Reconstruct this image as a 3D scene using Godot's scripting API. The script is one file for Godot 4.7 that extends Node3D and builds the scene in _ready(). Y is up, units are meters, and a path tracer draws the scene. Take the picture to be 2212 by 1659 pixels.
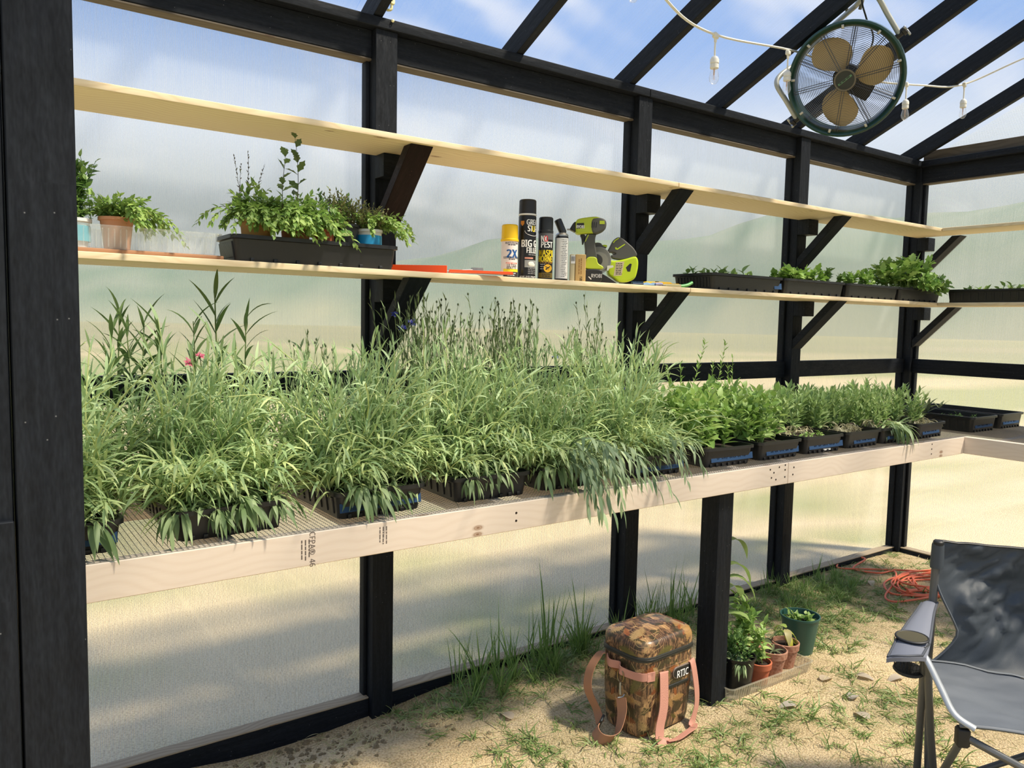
extends Node3D
# A greenhouse of black-stained timber and ribbed polycarbonate. Metres, y up; x runs along the back wall, z towards the room.

var used := {}
var rng := RandomNumberGenerator.new()
var M := {}
const BENCH := 0.963
const SHELF := 1.697
const SHELF2 := 2.155


# ---------------------------------------------------------------- mesh collector
class MB:
	var v := PackedVector3Array()
	var uv := PackedVector2Array()
	var c := PackedColorArray()
	var ix := PackedInt32Array()
	var col := Color.WHITE
	var xf := Transform3D.IDENTITY

	func vert(p: Vector3, t := Vector2.ZERO) -> int:
		v.append(xf * p)
		uv.append(t)
		c.append(col)
		return v.size() - 1

	func tri(a: int, b: int, d: int) -> void:
		ix.append_array(PackedInt32Array([a, b, d]))

	func quad(a: int, b: int, d: int, e: int) -> void:
		ix.append_array(PackedInt32Array([a, b, d, a, d, e]))

	func face(a: Vector3, b: Vector3, d: Vector3, e: Vector3, s := 1.0) -> void:
		var w := (b - a).length() * s
		var h := (e - a).length() * s
		quad(vert(a), vert(b, Vector2(w, 0)), vert(d, Vector2(w, h)), vert(e, Vector2(0, h)))

	func mesh(mat: Material) -> ArrayMesh:
		var n := PackedVector3Array()
		n.resize(v.size())
		var cw := PackedInt32Array()
		cw.resize(ix.size())
		for i in range(0, ix.size(), 3):
			var a := ix[i]
			var b := ix[i + 1]
			var d := ix[i + 2]
			var k := (v[b] - v[a]).cross(v[d] - v[a])
			n[a] += k
			n[b] += k
			n[d] += k
			cw[i] = a
			cw[i + 1] = d
			cw[i + 2] = b
		for i in n.size():
			n[i] = n[i].normalized() if n[i].length_squared() > 1e-24 else Vector3.UP
		var arr := []
		arr.resize(Mesh.ARRAY_MAX)
		arr[Mesh.ARRAY_VERTEX] = v
		arr[Mesh.ARRAY_NORMAL] = n
		arr[Mesh.ARRAY_TEX_UV] = uv
		arr[Mesh.ARRAY_COLOR] = c
		arr[Mesh.ARRAY_INDEX] = cw
		var m := ArrayMesh.new()
		m.add_surface_from_arrays(Mesh.PRIMITIVE_TRIANGLES, arr)
		m.surface_set_material(0, mat)
		return m


func mb(xf := Transform3D.IDENTITY) -> MB:
	var b := MB.new()
	b.xf = xf
	return b


func place(at: Vector3, turn := Vector3.ZERO) -> Transform3D:
	return Transform3D(Basis.from_euler(turn), at)


# ---------------------------------------------------------------- nodes
func numbered(called: String) -> String:
	var n: int = used.get(called, 0)
	used[called] = n + 1
	return called if n == 0 else "%s_%03d" % [called, n]


func thing(called: String, label: String, category: String, at := Vector3.ZERO, turn := 0.0, group := "", kind := "") -> Node3D:
	var o := Node3D.new()
	o.name = numbered(called)
	add_child(o)
	o.position = at
	o.rotation.y = turn
	tag(o, label, category, group, kind)
	return o


func tag(o: Node, label: String, category: String, group := "", kind := "") -> Node:
	o.set_meta("label", label)
	o.set_meta("category", category)
	if group:
		o.set_meta("group", group)
	if kind:
		o.set_meta("kind", kind)
	return o


func obj(called: String, b: MB, mat: Material, parent: Node = null) -> MeshInstance3D:
	return inst(called, b.mesh(mat), parent)


func inst(called: String, m: Mesh, parent: Node = null, xf := Transform3D.IDENTITY) -> MeshInstance3D:
	var o := MeshInstance3D.new()
	o.mesh = m
	o.transform = xf
	if parent == null or parent == self:
		o.name = numbered(called)
		add_child(o)
	else:
		o.name = called
		if parent.has_node(NodePath(called)):
			var k := 1
			var key := "%d/%s" % [parent.get_instance_id(), called]
			k = used.get(key, 1)
			used[key] = k + 1
			o.name = "%s_%03d" % [called, k]
		parent.add_child(o, true)
	return o


func part(parent: Node, called: String) -> Node3D:
	var o := Node3D.new()
	o.name = called
	if parent.has_node(NodePath(called)):
		var key := "%d/%s" % [parent.get_instance_id(), called]
		var k: int = used.get(key, 1)
		used[key] = k + 1
		o.name = "%s_%03d" % [called, k]
	parent.add_child(o, true)
	return o


func stuff(o: Node) -> Node:
	o.set_meta("kind", "stuff")
	return o


# ---------------------------------------------------------------- shapes
func box(b: MB, at: Vector3, size: Vector3, basis := Basis.IDENTITY, bevel := 0.0025) -> void:
	var h := size / 2
	var bv := minf(bevel, minf(h.x, minf(h.y, h.z)) * 0.6)
	var long := size.max_axis_index()
	var id := {}
	for ax in 3:
		for sg in [-1, 1]:
			var u: int = (ax + 1) % 3
			var w: int = (ax + 2) % 3
			var along := u if long == u or (long != w and size[u] >= size[w]) else w
			var across := w if along == u else u
			for su in [-1, 1]:
				for sw in [-1, 1]:
					var p := Vector3.ZERO
					p[ax] = sg * h[ax]
					p[u] = su * (h[u] - bv)
					p[w] = sw * (h[w] - bv)
					var key := [ax, sg]
					key.append_array([signi(int(signf(p.x))), signi(int(signf(p.y))), signi(int(signf(p.z)))])
					id[key] = b.vert(at + basis * p, Vector2(p[along] + h[along], p[across] + h[across] + (0.11 * ax + 0.05 * sg)))
			var f := func(su: int, sw: int) -> int:
				var s := [0, 0, 0]
				s[ax] = sg
				s[u] = su
				s[w] = sw
				return id[[ax, sg, s[0], s[1], s[2]]]
			if sg > 0:
				b.quad(f.call(-1, -1), f.call(1, -1), f.call(1, 1), f.call(-1, 1))
			else:
				b.quad(f.call(-1, -1), f.call(-1, 1), f.call(1, 1), f.call(1, -1))
	# edges
	for ax in 3:  # edge direction
		var u: int = (ax + 1) % 3
		var w: int = (ax + 2) % 3
		for su in [-1, 1]:
			for sw in [-1, 1]:
				var g := func(face: int, fs: int, e: int) -> int:
					var s := [0, 0, 0]
					s[ax] = e
					s[u] = su
					s[w] = sw
					return id[[face, fs, s[0], s[1], s[2]]]
				var a: int = g.call(u, su, -1)
				var d: int = g.call(u, su, 1)
				var e2: int = g.call(w, sw, 1)
				var f2: int = g.call(w, sw, -1)
				if su * sw > 0:
					b.quad(a, f2, e2, d)
				else:
					b.quad(a, d, e2, f2)
				# fix winding by geometry below
	for sx in [-1, 1]:
		for sy in [-1, 1]:
			for sz in [-1, 1]:
				var a: int = id[[0, sx, sx, sy, sz]]
				var d: int = id[[1, sy, sx, sy, sz]]
				var e: int = id[[2, sz, sx, sy, sz]]
				if sx * sy * sz > 0:
					b.tri(a, d, e)
				else:
					b.tri(a, e, d)


func beam(b: MB, p: Vector3, q: Vector3, w: float, h: float, up := Vector3.UP, bevel := 0.0025) -> void:
	# a bar from p to q, w across, h along "up"
	var z := (q - p).normalized()
	var x := up.cross(z).normalized()
	var y := z.cross(x)
	box(b, (p + q) / 2, Vector3(w, h, (q - p).length()), Basis(x, y, z), bevel)


func circle(r: float, y: float, n: int, rz := -1.0) -> PackedVector3Array:
	var a := PackedVector3Array()
	for i in n:
		var t := TAU * i / n
		a.append(Vector3(cos(t) * r, y, -sin(t) * (r if rz < 0 else rz)))
	return a


func rrect(w: float, d: float, r: float, y: float, k := 3) -> PackedVector3Array:
	var a := PackedVector3Array()
	for q in 4:
		var cx: float = (w / 2 - r) * [1, -1, -1, 1][q]
		var cz: float = -(d / 2 - r) * [1, 1, -1, -1][q]
		for i in k + 1:
			var t := PI / 2 * (q + float(i) / k)
			a.append(Vector3(cx + cos(t) * r, y, cz - sin(t) * r))
	return a


func loft(b: MB, rings: Array, cap0 := true, cap1 := true, crease := 0.6) -> void:
	# rings run counter-clockwise seen from +y and rise; bands that meet at a sharp angle do not share vertices
	var n: int = rings[0].size()
	var vlen := 0.0
	var prev_top: Array = []
	for k in rings.size() - 1:
		var lo: PackedVector3Array = rings[k]
		var hi: PackedVector3Array = rings[k + 1]
		var step := (hi[0] - lo[0]).length()
		var share := false
		if k > 0 and prev_top.size():
			var before: Vector3 = (lo[0] - rings[k - 1][0]).normalized()
			share = before.angle_to((hi[0] - lo[0]).normalized()) < crease
		var bot: Array = []
		if share:
			bot = prev_top
		else:
			for i in n + 1:
				bot.append(b.vert(lo[i % n], Vector2(float(i) / n, vlen)))
		var top: Array = []
		for i in n + 1:
			top.append(b.vert(hi[i % n], Vector2(float(i) / n, vlen + step)))
		for i in n:
			b.quad(bot[i], bot[i + 1], top[i + 1], top[i])
		prev_top = top
		vlen += step
	for e in 2:
		if (cap0 if e == 0 else cap1):
			var ring: PackedVector3Array = rings[0] if e == 0 else rings[-1]
			var mid := Vector3.ZERO
			for p in ring:
				mid += p / n
			var m := b.vert(mid, Vector2(0.5, 0.5))
			var ids: Array = []
			for i in n:
				ids.append(b.vert(ring[i], Vector2(0.5, 0.5)))
			for i in n:
				if e == 0:
					b.tri(m, ids[(i + 1) % n], ids[i])
				else:
					b.tri(m, ids[i], ids[(i + 1) % n])


func lathe(b: MB, prof: Array, n := 24, cap0 := true, cap1 := true, crease := 0.6) -> void:
	var rings := []
	for p in prof:
		rings.append(circle(maxf(p.x, 1e-5), p.y, n))
	loft(b, rings, cap0, cap1, crease)


func spline(pts: Array, steps: int) -> PackedVector3Array:
	var a := PackedVector3Array()
	var n := pts.size()
	for i in n - 1:
		var p0: Vector3 = pts[maxi(i - 1, 0)]
		var p3: Vector3 = pts[mini(i + 2, n - 1)]
		for k in steps:
			a.append((pts[i] as Vector3).cubic_interpolate(pts[i + 1], p0, p3, float(k) / steps))
	a.append(pts[n - 1])
	return a


func tube(b: MB, pts: PackedVector3Array, r: float, n := 8, r1 := -1.0, flat := 1.0) -> void:
	# round (or flattened) tube along a path
	var rings := []
	var t0 := (pts[1] - pts[0]).normalized()
	var x := t0.cross(Vector3.UP)
	if x.length() < 0.01:
		x = t0.cross(Vector3.RIGHT)
	x = x.normalized()
	var m := pts.size()
	for k in m:
		var t := (pts[mini(k + 1, m - 1)] - pts[maxi(k - 1, 0)]).normalized()
		x = (x - t * x.dot(t)).normalized()
		var y := t.cross(x)
		var rr := r if r1 < 0 else lerpf(r, r1, float(k) / (m - 1))
		var ring := PackedVector3Array()
		for i in n:
			var a := TAU * i / n
			ring.append(pts[k] + x * cos(a) * rr + y * sin(a) * rr * flat)
		rings.append(ring)
	loft(b, rings, true, true, 1.2)


func strap(b: MB, pts: PackedVector3Array, w: float, th: float, side: Vector3) -> void:
	# a flat band along a path, its width along "side"
	var m := pts.size()
	var rings := []
	for k in m:
		var t := (pts[mini(k + 1, m - 1)] - pts[maxi(k - 1, 0)]).normalized()
		var s := (side - t * side.dot(t)).normalized()
		var n := t.cross(s)
		var p := pts[k]
		rings.append(PackedVector3Array([p + s * w / 2 + n * th / 2, p - s * w / 2 + n * th / 2, p - s * w / 2 - n * th / 2, p + s * w / 2 - n * th / 2]))
	# hard edges: build the four sides apart
	for q in 4:
		var pa := -1
		var pb := -1
		for k in m:
			var a := b.vert(rings[k][q], Vector2(k * 0.1, 0))
			var d := b.vert(rings[k][(q + 1) % 4], Vector2(k * 0.1, 1))
			if k > 0:
				b.quad(pa, pb, d, a)
			pa = a
			pb = d
	for e in [0, m - 1]:
		var r: PackedVector3Array = rings[e]
		if e == 0:
			b.face(r[3], r[2], r[1], r[0])
		else:
			b.face(r[0], r[1], r[2], r[3])


func prism(b: MB, poly: PackedVector2Array, depth: float, bevel := 0.0) -> void:
	# polygon in xy, extruded in z from -depth/2 to depth/2
	var p := poly
	if Geometry2D.is_polygon_clockwise(p):
		p = p.duplicate()
		p.reverse()
	var layers := [[p, -depth / 2], [p, depth / 2]]
	if bevel > 0:
		var inner := Geometry2D.offset_polygon(p, -bevel)
		if inner.size() == 1 and inner[0].size() == p.size():
			var q: PackedVector2Array = inner[0]
			if Geometry2D.is_polygon_clockwise(q):
				q.reverse()
			var best := 0
			for i in q.size():
				if q[i].distance_to(p[0]) < q[best].distance_to(p[0]):
					best = i
			var qq := PackedVector2Array()
			for i in q.size():
				qq.append(q[(best + i) % q.size()])
			layers = [[qq, -depth / 2], [p, -depth / 2 + bevel], [p, depth / 2 - bevel], [qq, depth / 2]]
	var n := p.size()
	for k in layers.size() - 1:
		var lo: PackedVector2Array = layers[k][0]
		var hi: PackedVector2Array = layers[k + 1][0]
		for i in n:
			var j := (i + 1) % n
			b.face(Vector3(lo[i].x, lo[i].y, layers[k][1]), Vector3(lo[j].x, lo[j].y, layers[k][1]), Vector3(hi[j].x, hi[j].y, layers[k + 1][1]), Vector3(hi[i].x, hi[i].y, layers[k + 1][1]))
	for e in 2:
		var ring: PackedVector2Array = layers[0][0] if e == 0 else layers[-1][0]
		var z: float = layers[0][1] if e == 0 else layers[-1][1]
		var t := Geometry2D.triangulate_polygon(ring)
		var ids: Array = []
		for q in ring:
			ids.append(b.vert(Vector3(q.x, q.y, z), q))
		for i in range(0, t.size(), 3):
			var ccw := (ring[t[i + 1]] - ring[t[i]]).cross(ring[t[i + 2]] - ring[t[i]]) > 0
			if ccw == (e == 1):
				b.tri(ids[t[i]], ids[t[i + 1]], ids[t[i + 2]])
			else:
				b.tri(ids[t[i]], ids[t[i + 2]], ids[t[i + 1]])


func sheet(b: MB, nu: int, nv: int, f: Callable, uvs := Vector2.ONE) -> void:
	# f(u, v) -> point; the face is on the side of du x dv
	var first := b.v.size()
	for j in nv + 1:
		for i in nu + 1:
			b.vert(f.call(float(i) / nu, float(j) / nv), Vector2(float(i) / nu, float(j) / nv) * uvs)
	for j in nv:
		for i in nu:
			var a := first + j * (nu + 1) + i
			b.quad(a, a + 1, a + nu + 2, a + nu + 1)


func ball(b: MB, at: Vector3, r: Vector3, n := 12) -> void:
	var rings := []
	for k in n / 2 + 1:
		var a := PI * k / (n / 2) - PI / 2
		var ring := PackedVector3Array()
		for p in circle(maxf(cos(a), 1e-4), sin(a), n):
			ring.append(at + p * r)
		rings.append(ring)
	loft(b, rings, false, false, 2.0)


var fonts := {}


func letters(parent: Node, text: String, height: float, mat: Material, xf: Transform3D, radius := 0.0, family := "Droid Sans", bold := 0.6, squeeze := 1.0) -> MeshInstance3D:
	var heavy := bold > 0.9
	bold = minf(bold, 0.4)
	var key := "%s/%s" % [family, bold]
	if not fonts.has(key):
		var sf := SystemFont.new()
		sf.font_names = PackedStringArray([family])
		var fv := FontVariation.new()
		fv.base_font = sf
		fv.variation_embolden = bold
		fonts[key] = fv
	var tm := TextMesh.new()
	tm.font = fonts[key]
	tm.text = text
	tm.font_size = 32
	tm.pixel_size = height / 23.0
	tm.depth = 0.0006 if height < 0.03 else 0.0015
	tm.curve_step = 3.0
	var a := tm.get_mesh_arrays()
	var v: PackedVector3Array = a[Mesh.ARRAY_VERTEX]
	var ids: PackedInt32Array = a[Mesh.ARRAY_INDEX] if a[Mesh.ARRAY_INDEX] != null else PackedInt32Array(range(v.size()))
	if heavy:  # thicker strokes: the outline once more on either side
		var n0 := v.size()
		var i0 := ids.duplicate()
		for k in [-1, 1]:
			for i in n0:
				v.append(v[i] + Vector3(k * height * 0.045, 0, -0.0001))
			for i in i0:
				ids.append(i + (n0 if k < 0 else 2 * n0))
	for i in v.size():
		var p := v[i]
		p.x *= squeeze
		if radius > 0:
			var t := p.x / radius
			p = Vector3(sin(t) * (radius + p.z), p.y, cos(t) * (radius + p.z))
		v[i] = p
	var arr := []
	arr.resize(Mesh.ARRAY_MAX)
	arr[Mesh.ARRAY_VERTEX] = v
	arr[Mesh.ARRAY_INDEX] = ids
	var m := ArrayMesh.new()
	m.add_surface_from_arrays(Mesh.PRIMITIVE_TRIANGLES, arr)
	m.surface_set_material(0, mat)
	return inst("lettering", m, parent, xf)


func small_print(parent: Node, m: Material, xf: Transform3D, wide: float, rows: int, h: float, gap: float, radius := 0.0, seed_ := 1) -> MeshInstance3D:
	# lines of print too small to read: rows of dashes as long as words
	var r := RandomNumberGenerator.new()
	r.seed = seed_
	var b := mb()
	var at := func(x: float, y: float) -> Vector3:
		return Vector3(x, y, 0.0002) if radius == 0.0 else Vector3(sin(x / radius) * (radius + 0.0004), y, cos(x / radius) * (radius + 0.0004))
	for k in rows:
		var x := -wide / 2
		var stop := wide / 2 * r.randf_range(0.5, 1.0)
		while x < stop:
			var e := minf(x + h * r.randf_range(1.2, 4.5), wide / 2)
			var y := -k * gap
			b.face(at.call(x, y), at.call(e, y), at.call(e, y + h), at.call(x, y + h))
			x = e + h * 0.7
	return inst("small_print", b.mesh(m), parent, xf)


func scribble(parent: Node, xf: Transform3D, wide: float, h: float, seed_: int) -> MeshInstance3D:
	# marker handwriting that cannot be made out
	var r := RandomNumberGenerator.new()
	r.seed = seed_
	var b := mb()
	var x := -wide / 2
	while x < wide / 2:
		var pts := []
		for i in r.randi_range(8, 20):
			pts.append(Vector3(x, h * (0.5 + 0.5 * sin(i * 2.3) * r.randf_range(0.4, 1.0)), 0.0003))
			x += h * r.randf_range(0.10, 0.32)
			if x > wide / 2:
				break
		if pts.size() > 2:
			tube(b, spline(pts, 3), h * 0.055, 4)
		x += h * 0.8
	return inst("handwriting", b.mesh(M.ink), parent, xf)


# ---------------------------------------------------------------- materials
func mat(color: Color, rough := 0.7, metal := 0.0) -> StandardMaterial3D:
	var m := StandardMaterial3D.new()
	m.albedo_color = color
	m.roughness = rough
	m.metallic = metal
	return m


func noise(seed_: int, freq: float, oct := 3, kind := FastNoiseLite.TYPE_SIMPLEX_SMOOTH) -> FastNoiseLite:
	var n := FastNoiseLite.new()
	n.seed = seed_
	n.frequency = freq
	n.noise_type = kind
	n.fractal_octaves = oct
	return n


func rgb(r: float, g: float, b: float) -> Color:
	return Color(r / 255.0, g / 255.0, b / 255.0)


func wood_tex(seed_: int, base: Color, dark: Color, knots: int, contrast := 1.0) -> ImageTexture:
	# 1.6 m x 0.4 m of flat-sawn board, grain along u
	var w := 1024
	var h := 256
	var im := Image.create(w, h, false, Image.FORMAT_RGB8)
	var warp := noise(seed_, 0.004, 2)
	var fine := noise(seed_ + 1, 0.5, 2)
	var r := RandomNumberGenerator.new()
	r.seed = seed_
	var ks := []
	for i in knots:
		ks.append(Vector3(r.randf_range(40, w - 40), r.randf_range(15, h - 15), r.randf_range(4, 9)))
	for y in h:
		for x in w:
			var bend := 0.0
			var kd := 0.0
			for k in ks:
				var dx: float = (x - k.x) / 2.2
				var dy: float = y - k.y
				var d := sqrt(dx * dx + dy * dy)
				if d < k.z * 6:
					bend += signf(dy) * k.z * 1.6 * exp(-d / (k.z * 1.8))
					if d < k.z * 1.7:
						kd = maxf(kd, clampf(1.35 - d / k.z, 0.0, 1.0) * (0.75 + 0.25 * sin(d * 2.0)))
			var yy := y + bend + warp.get_noise_2d(x, y * 0.6) * 26.0
			var ring := 0.5 + 0.5 * sin(yy * 0.42 + warp.get_noise_2d(x * 0.35 + 900, y * 2.5) * 5.0)
			ring = pow(ring, 2.2)
			var g := 0.32 * ring + 0.28 * (fine.get_noise_2d(x * 0.035, y * 1.1) * 0.5 + 0.5)
			im.set_pixel(x, y, base.lerp(dark, clampf(g * contrast, 0, 1)).lerp(rgb(118, 76, 46), kd * 0.8))
	return ImageTexture.create_from_image(im)


func wood(tex: Texture2D, tint := Color.WHITE, rough := 0.65) -> StandardMaterial3D:
	var m := mat(tint, rough)
	m.albedo_texture = tex
	m.uv1_scale = Vector3(1 / 1.6, 1 / 0.4, 1)
	return m


func noise_tex(seed_: int, freq: float, oct := 4, normal := false, size := 512, bump := 4.0, ramp: Gradient = null) -> NoiseTexture2D:
	var t := NoiseTexture2D.new()
	t.width = size
	t.height = size
	t.seamless = true
	t.noise = noise(seed_, freq, oct)
	t.as_normal_map = normal
	t.bump_strength = bump
	if ramp:
		t.color_ramp = ramp
	return t


func ramp(stops: Array) -> Gradient:
	var g := Gradient.new()
	var o := PackedFloat32Array()
	var c := PackedColorArray()
	for s in stops:
		o.append(s[0])
		c.append(s[1])
	g.offsets = o
	g.colors = c
	return g


func ground_h(x: float, z: float) -> float:
	var n: float = gn.get_noise_2d(x * 10, z * 10) * 0.012 + gn.get_noise_2d(x * 60 + 70, z * 60) * 0.003
	if z > -0.09:
		n -= 0.065 * exp(-((x - 0.95) * (x - 0.95) / 0.30 + z * z / 0.05))
		n += 0.02 * exp(-((x - 1.05) * (x - 1.05) / 0.12 + (z - 0.30) * (z - 0.30) / 0.02))
	else:
		n -= 0.02
	return n


var gn := noise(5, 0.1, 4)
const SUN_TO := Vector3(0.42, 1.0, 0.49)


func look_and_light() -> void:
	var cam := Camera3D.new()
	cam.name = "camera"
	cam.fov = 52.476
	cam.near = 0.05
	cam.far = 900.0
	cam.transform = Transform3D(Basis(Vector3(0.8140552, 0.0199553, 0.5804446), Vector3(0.0304777, 0.9965648, -0.0770053), Vector3(-0.5799873, 0.0803772, 0.8106505)), Vector3(0, 1.53, 2.7122))
	add_child(cam)
	cam.current = true

	var env := Environment.new()
	env.background_mode = Environment.BG_SKY
	env.tonemap_mode = Environment.TONE_MAPPER_LINEAR
	env.tonemap_exposure = 1.0
	env.sdfgi_enabled = true
	env.ssao_enabled = true
	env.ssil_enabled = true
	env.background_energy_multiplier = 1.0
	var w := 768
	var h := 384
	var im := Image.create(w, h, false, Image.FORMAT_RGBF)
	var n1 := noise(11, 0.9, 5)
	var n2 := noise(12, 2.2, 5)
	for y in h:
		var el := (0.5 - (y + 0.5) / h) * PI
		var up := sin(el)
		for x in w:
			var az := (x + 0.5) / w * TAU
			var d := Vector3(sin(az) * cos(el), up, -cos(az) * cos(el))
			var t := clampf(up / 0.62, 0.0, 1.0)
			var c := Color(0.42, 0.47, 0.46).lerp(Color(0.70, 0.78, 0.90), smoothstep(0.16, 0.36, t)).lerp(Color(0.27, 0.46, 0.86), smoothstep(0.33, 0.54, t))
			if up > 0.0:
				# a flat layer of streaky cloud high up
				var q := d / (up + 0.12)
				var p := Vector2(q.x * 0.9 - q.z * 0.35, q.z * 1.7 + q.x * 0.5)
				var v := n1.get_noise_2d(p.x, p.y) * 0.6 + n2.get_noise_2d(p.x * 0.7, p.y * 1.4) * 0.4
				var veil := smoothstep(-0.25, 0.5, n1.get_noise_2d(p.x * 0.45 + 40, p.y * 0.45))
				c = c.lerp(Color(0.60, 0.68, 0.90), veil * 0.6 * smoothstep(0.30, 0.5, up))
				c = c.lerp(Color(1.0, 1.0, 1.02), smoothstep(0.04, 0.34, v) * (0.25 + 0.65 * smoothstep(0.28, 0.45, up)))
			else:
				c = Color(0.34, 0.33, 0.25)
			im.set_pixel(x, y, c)
	var psm := PanoramaSkyMaterial.new()
	psm.panorama = ImageTexture.create_from_image(im)
	var sky := Sky.new()
	sky.sky_material = psm
	env.sky = sky
	var we := WorldEnvironment.new()
	we.name = "environment"
	we.environment = env
	add_child(we)

	var sun := DirectionalLight3D.new()
	sun.name = "sun"
	sun.light_energy = 2.2
	sun.light_color = Color(1.0, 0.955, 0.87)
	sun.light_angular_distance = 6.0
	sun.shadow_enabled = true
	sun.sky_mode = DirectionalLight3D.SKY_MODE_LIGHT_ONLY
	add_child(sun)
	sun.look_at_from_position(SUN_TO * 10, Vector3.ZERO, Vector3.FORWARD)


func make_materials() -> void:
	var pine := wood_tex(21, rgb(234, 216, 180), rgb(202, 172, 126), 6, 0.9)
	var fascia := wood_tex(22, rgb(238, 222, 204), rgb(212, 188, 164), 5, 0.5)
	var raw := wood_tex(24, rgb(176, 160, 134), rgb(120, 104, 84), 2)
	M.shelf = wood(pine)
	M.fascia = wood(fascia)
	M.raw = wood(raw, Color.WHITE, 0.8)
	M.raw_dark = wood(raw, rgb(142, 142, 144), 0.8)  # the raw timber texture under a darker grey tint
	# black stain over rough timber
	var bt := Image.create(512, 128, false, Image.FORMAT_RGB8)
	var n := noise(31, 0.05, 4)
	var f := noise(32, 0.4, 3)
	var r := RandomNumberGenerator.new()
	r.seed = 9
	for y in 128:
		for x in 512:
			var g := n.get_noise_2d(x * 0.12, y * 2.0) * 0.5 + f.get_noise_2d(x * 0.15, y) * 0.5
			bt.set_pixel(x, y, rgb(21, 24, 29).lerp(rgb(37, 41, 47), clampf(g + 0.4, 0, 1)))
	for i in 26:
		bt.set_pixel(r.randi_range(1, 510), r.randi_range(1, 126), rgb(150, 150, 148))
	M.black = mat(Color.WHITE, 0.55)
	M.black.metallic_specular = 0.27
	M.black.albedo_texture = ImageTexture.create_from_image(bt)
	M.black.uv1_scale = Vector3(1 / 0.9, 1 / 0.22, 1)
	M.black.normal_enabled = true
	M.black.normal_texture = noise_tex(33, 0.02, 4, true, 256, 3.0)
	M.black.normal_scale = 0.5
	M.red_black = M.black.duplicate()
	M.red_black.albedo_color = Color(1.0, 0.62, 0.55)
	# twin-wall polycarbonate: milky skins with a web every 6 mm
	for which in ["wall", "roof"]:
		var pc := Image.create(4, 512, false, Image.FORMAT_RGBA8)
		r.seed = 77
		for k in 64:
			var lean := r.randf_range(-0.05, 0.05)
			for j in 8:
				var a := 0.0
				if which == "wall":
					a = (0.32 if j < 2 else (0.17 if j < 3 or j == 7 else 0.06)) + lean * 0.6
				else:
					a = (0.10 if j < 2 else 0.05) + lean * 0.3
				for x in 4:
					pc.set_pixel(x, k * 8 + j, Color(0.93, 0.95, 0.95, a))
		var m := mat(Color.WHITE, 0.32)
		m.transparency = BaseMaterial3D.TRANSPARENCY_ALPHA
		m.albedo_texture = ImageTexture.create_from_image(pc)
		m.uv1_scale = Vector3(1, 1 / 0.384, 1)
		m.backlight_enabled = true
		m.backlight = Color(1, 1, 1)
		M["poly_" + which] = m
	M.sand = mat(Color.WHITE, 0.95)
	M.sand.vertex_color_use_as_albedo = true
	M.sand.albedo_texture = noise_tex(41, 0.05, 5, false, 1024, 1.0, ramp([[0.0, rgb(165, 152, 132)], [0.45, rgb(222, 214, 198)], [1.0, rgb(255, 252, 244)]]))
	M.sand.uv1_scale = Vector3(1.6, 1.6, 1)
	M.sand.heightmap_enabled = true
	M.sand.heightmap_texture = noise_tex(42, 0.06, 5, false, 1024)
	M.sand.heightmap_scale = 0.6
	M.leaf = mat(Color.WHITE, 0.5)
	M.leaf.vertex_color_use_as_albedo = true
	M.leaf.backlight_enabled = true
	M.leaf.backlight = Color(0.8, 0.8, 0.8)
	M.far = mat(Color.WHITE, 1.0)
	M.far.vertex_color_use_as_albedo = true
	M.tray = mat(rgb(26, 27, 29), 0.38)
	M.soil = mat(rgb(58, 46, 36), 0.95)
	M.soil.albedo_texture = noise_tex(51, 0.08, 3, false, 256, 1, ramp([[0.0, rgb(90, 80, 70)], [0.6, rgb(200, 190, 180)], [0.72, rgb(255, 255, 255)]]))
	M.soil.uv1_scale = Vector3(9, 9, 1)
	M.tape = mat(rgb(30, 68, 108), 0.7)
	M.ink = mat(rgb(18, 28, 44), 0.6)
	M.stamp = mat(rgb(104, 92, 84), 0.8)
	M.hole = mat(rgb(52, 38, 28), 0.9)
	M.steel = mat(rgb(170, 172, 174), 0.35, 0.9)
	M.wire = mat(rgb(150, 150, 146), 0.5, 0.3)
	M.black_plastic = mat(rgb(22, 22, 24), 0.35)
	M.terracotta = mat(rgb(178, 98, 66), 0.85)
	M.white_plastic = mat(rgb(228, 228, 222), 0.4)


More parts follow.
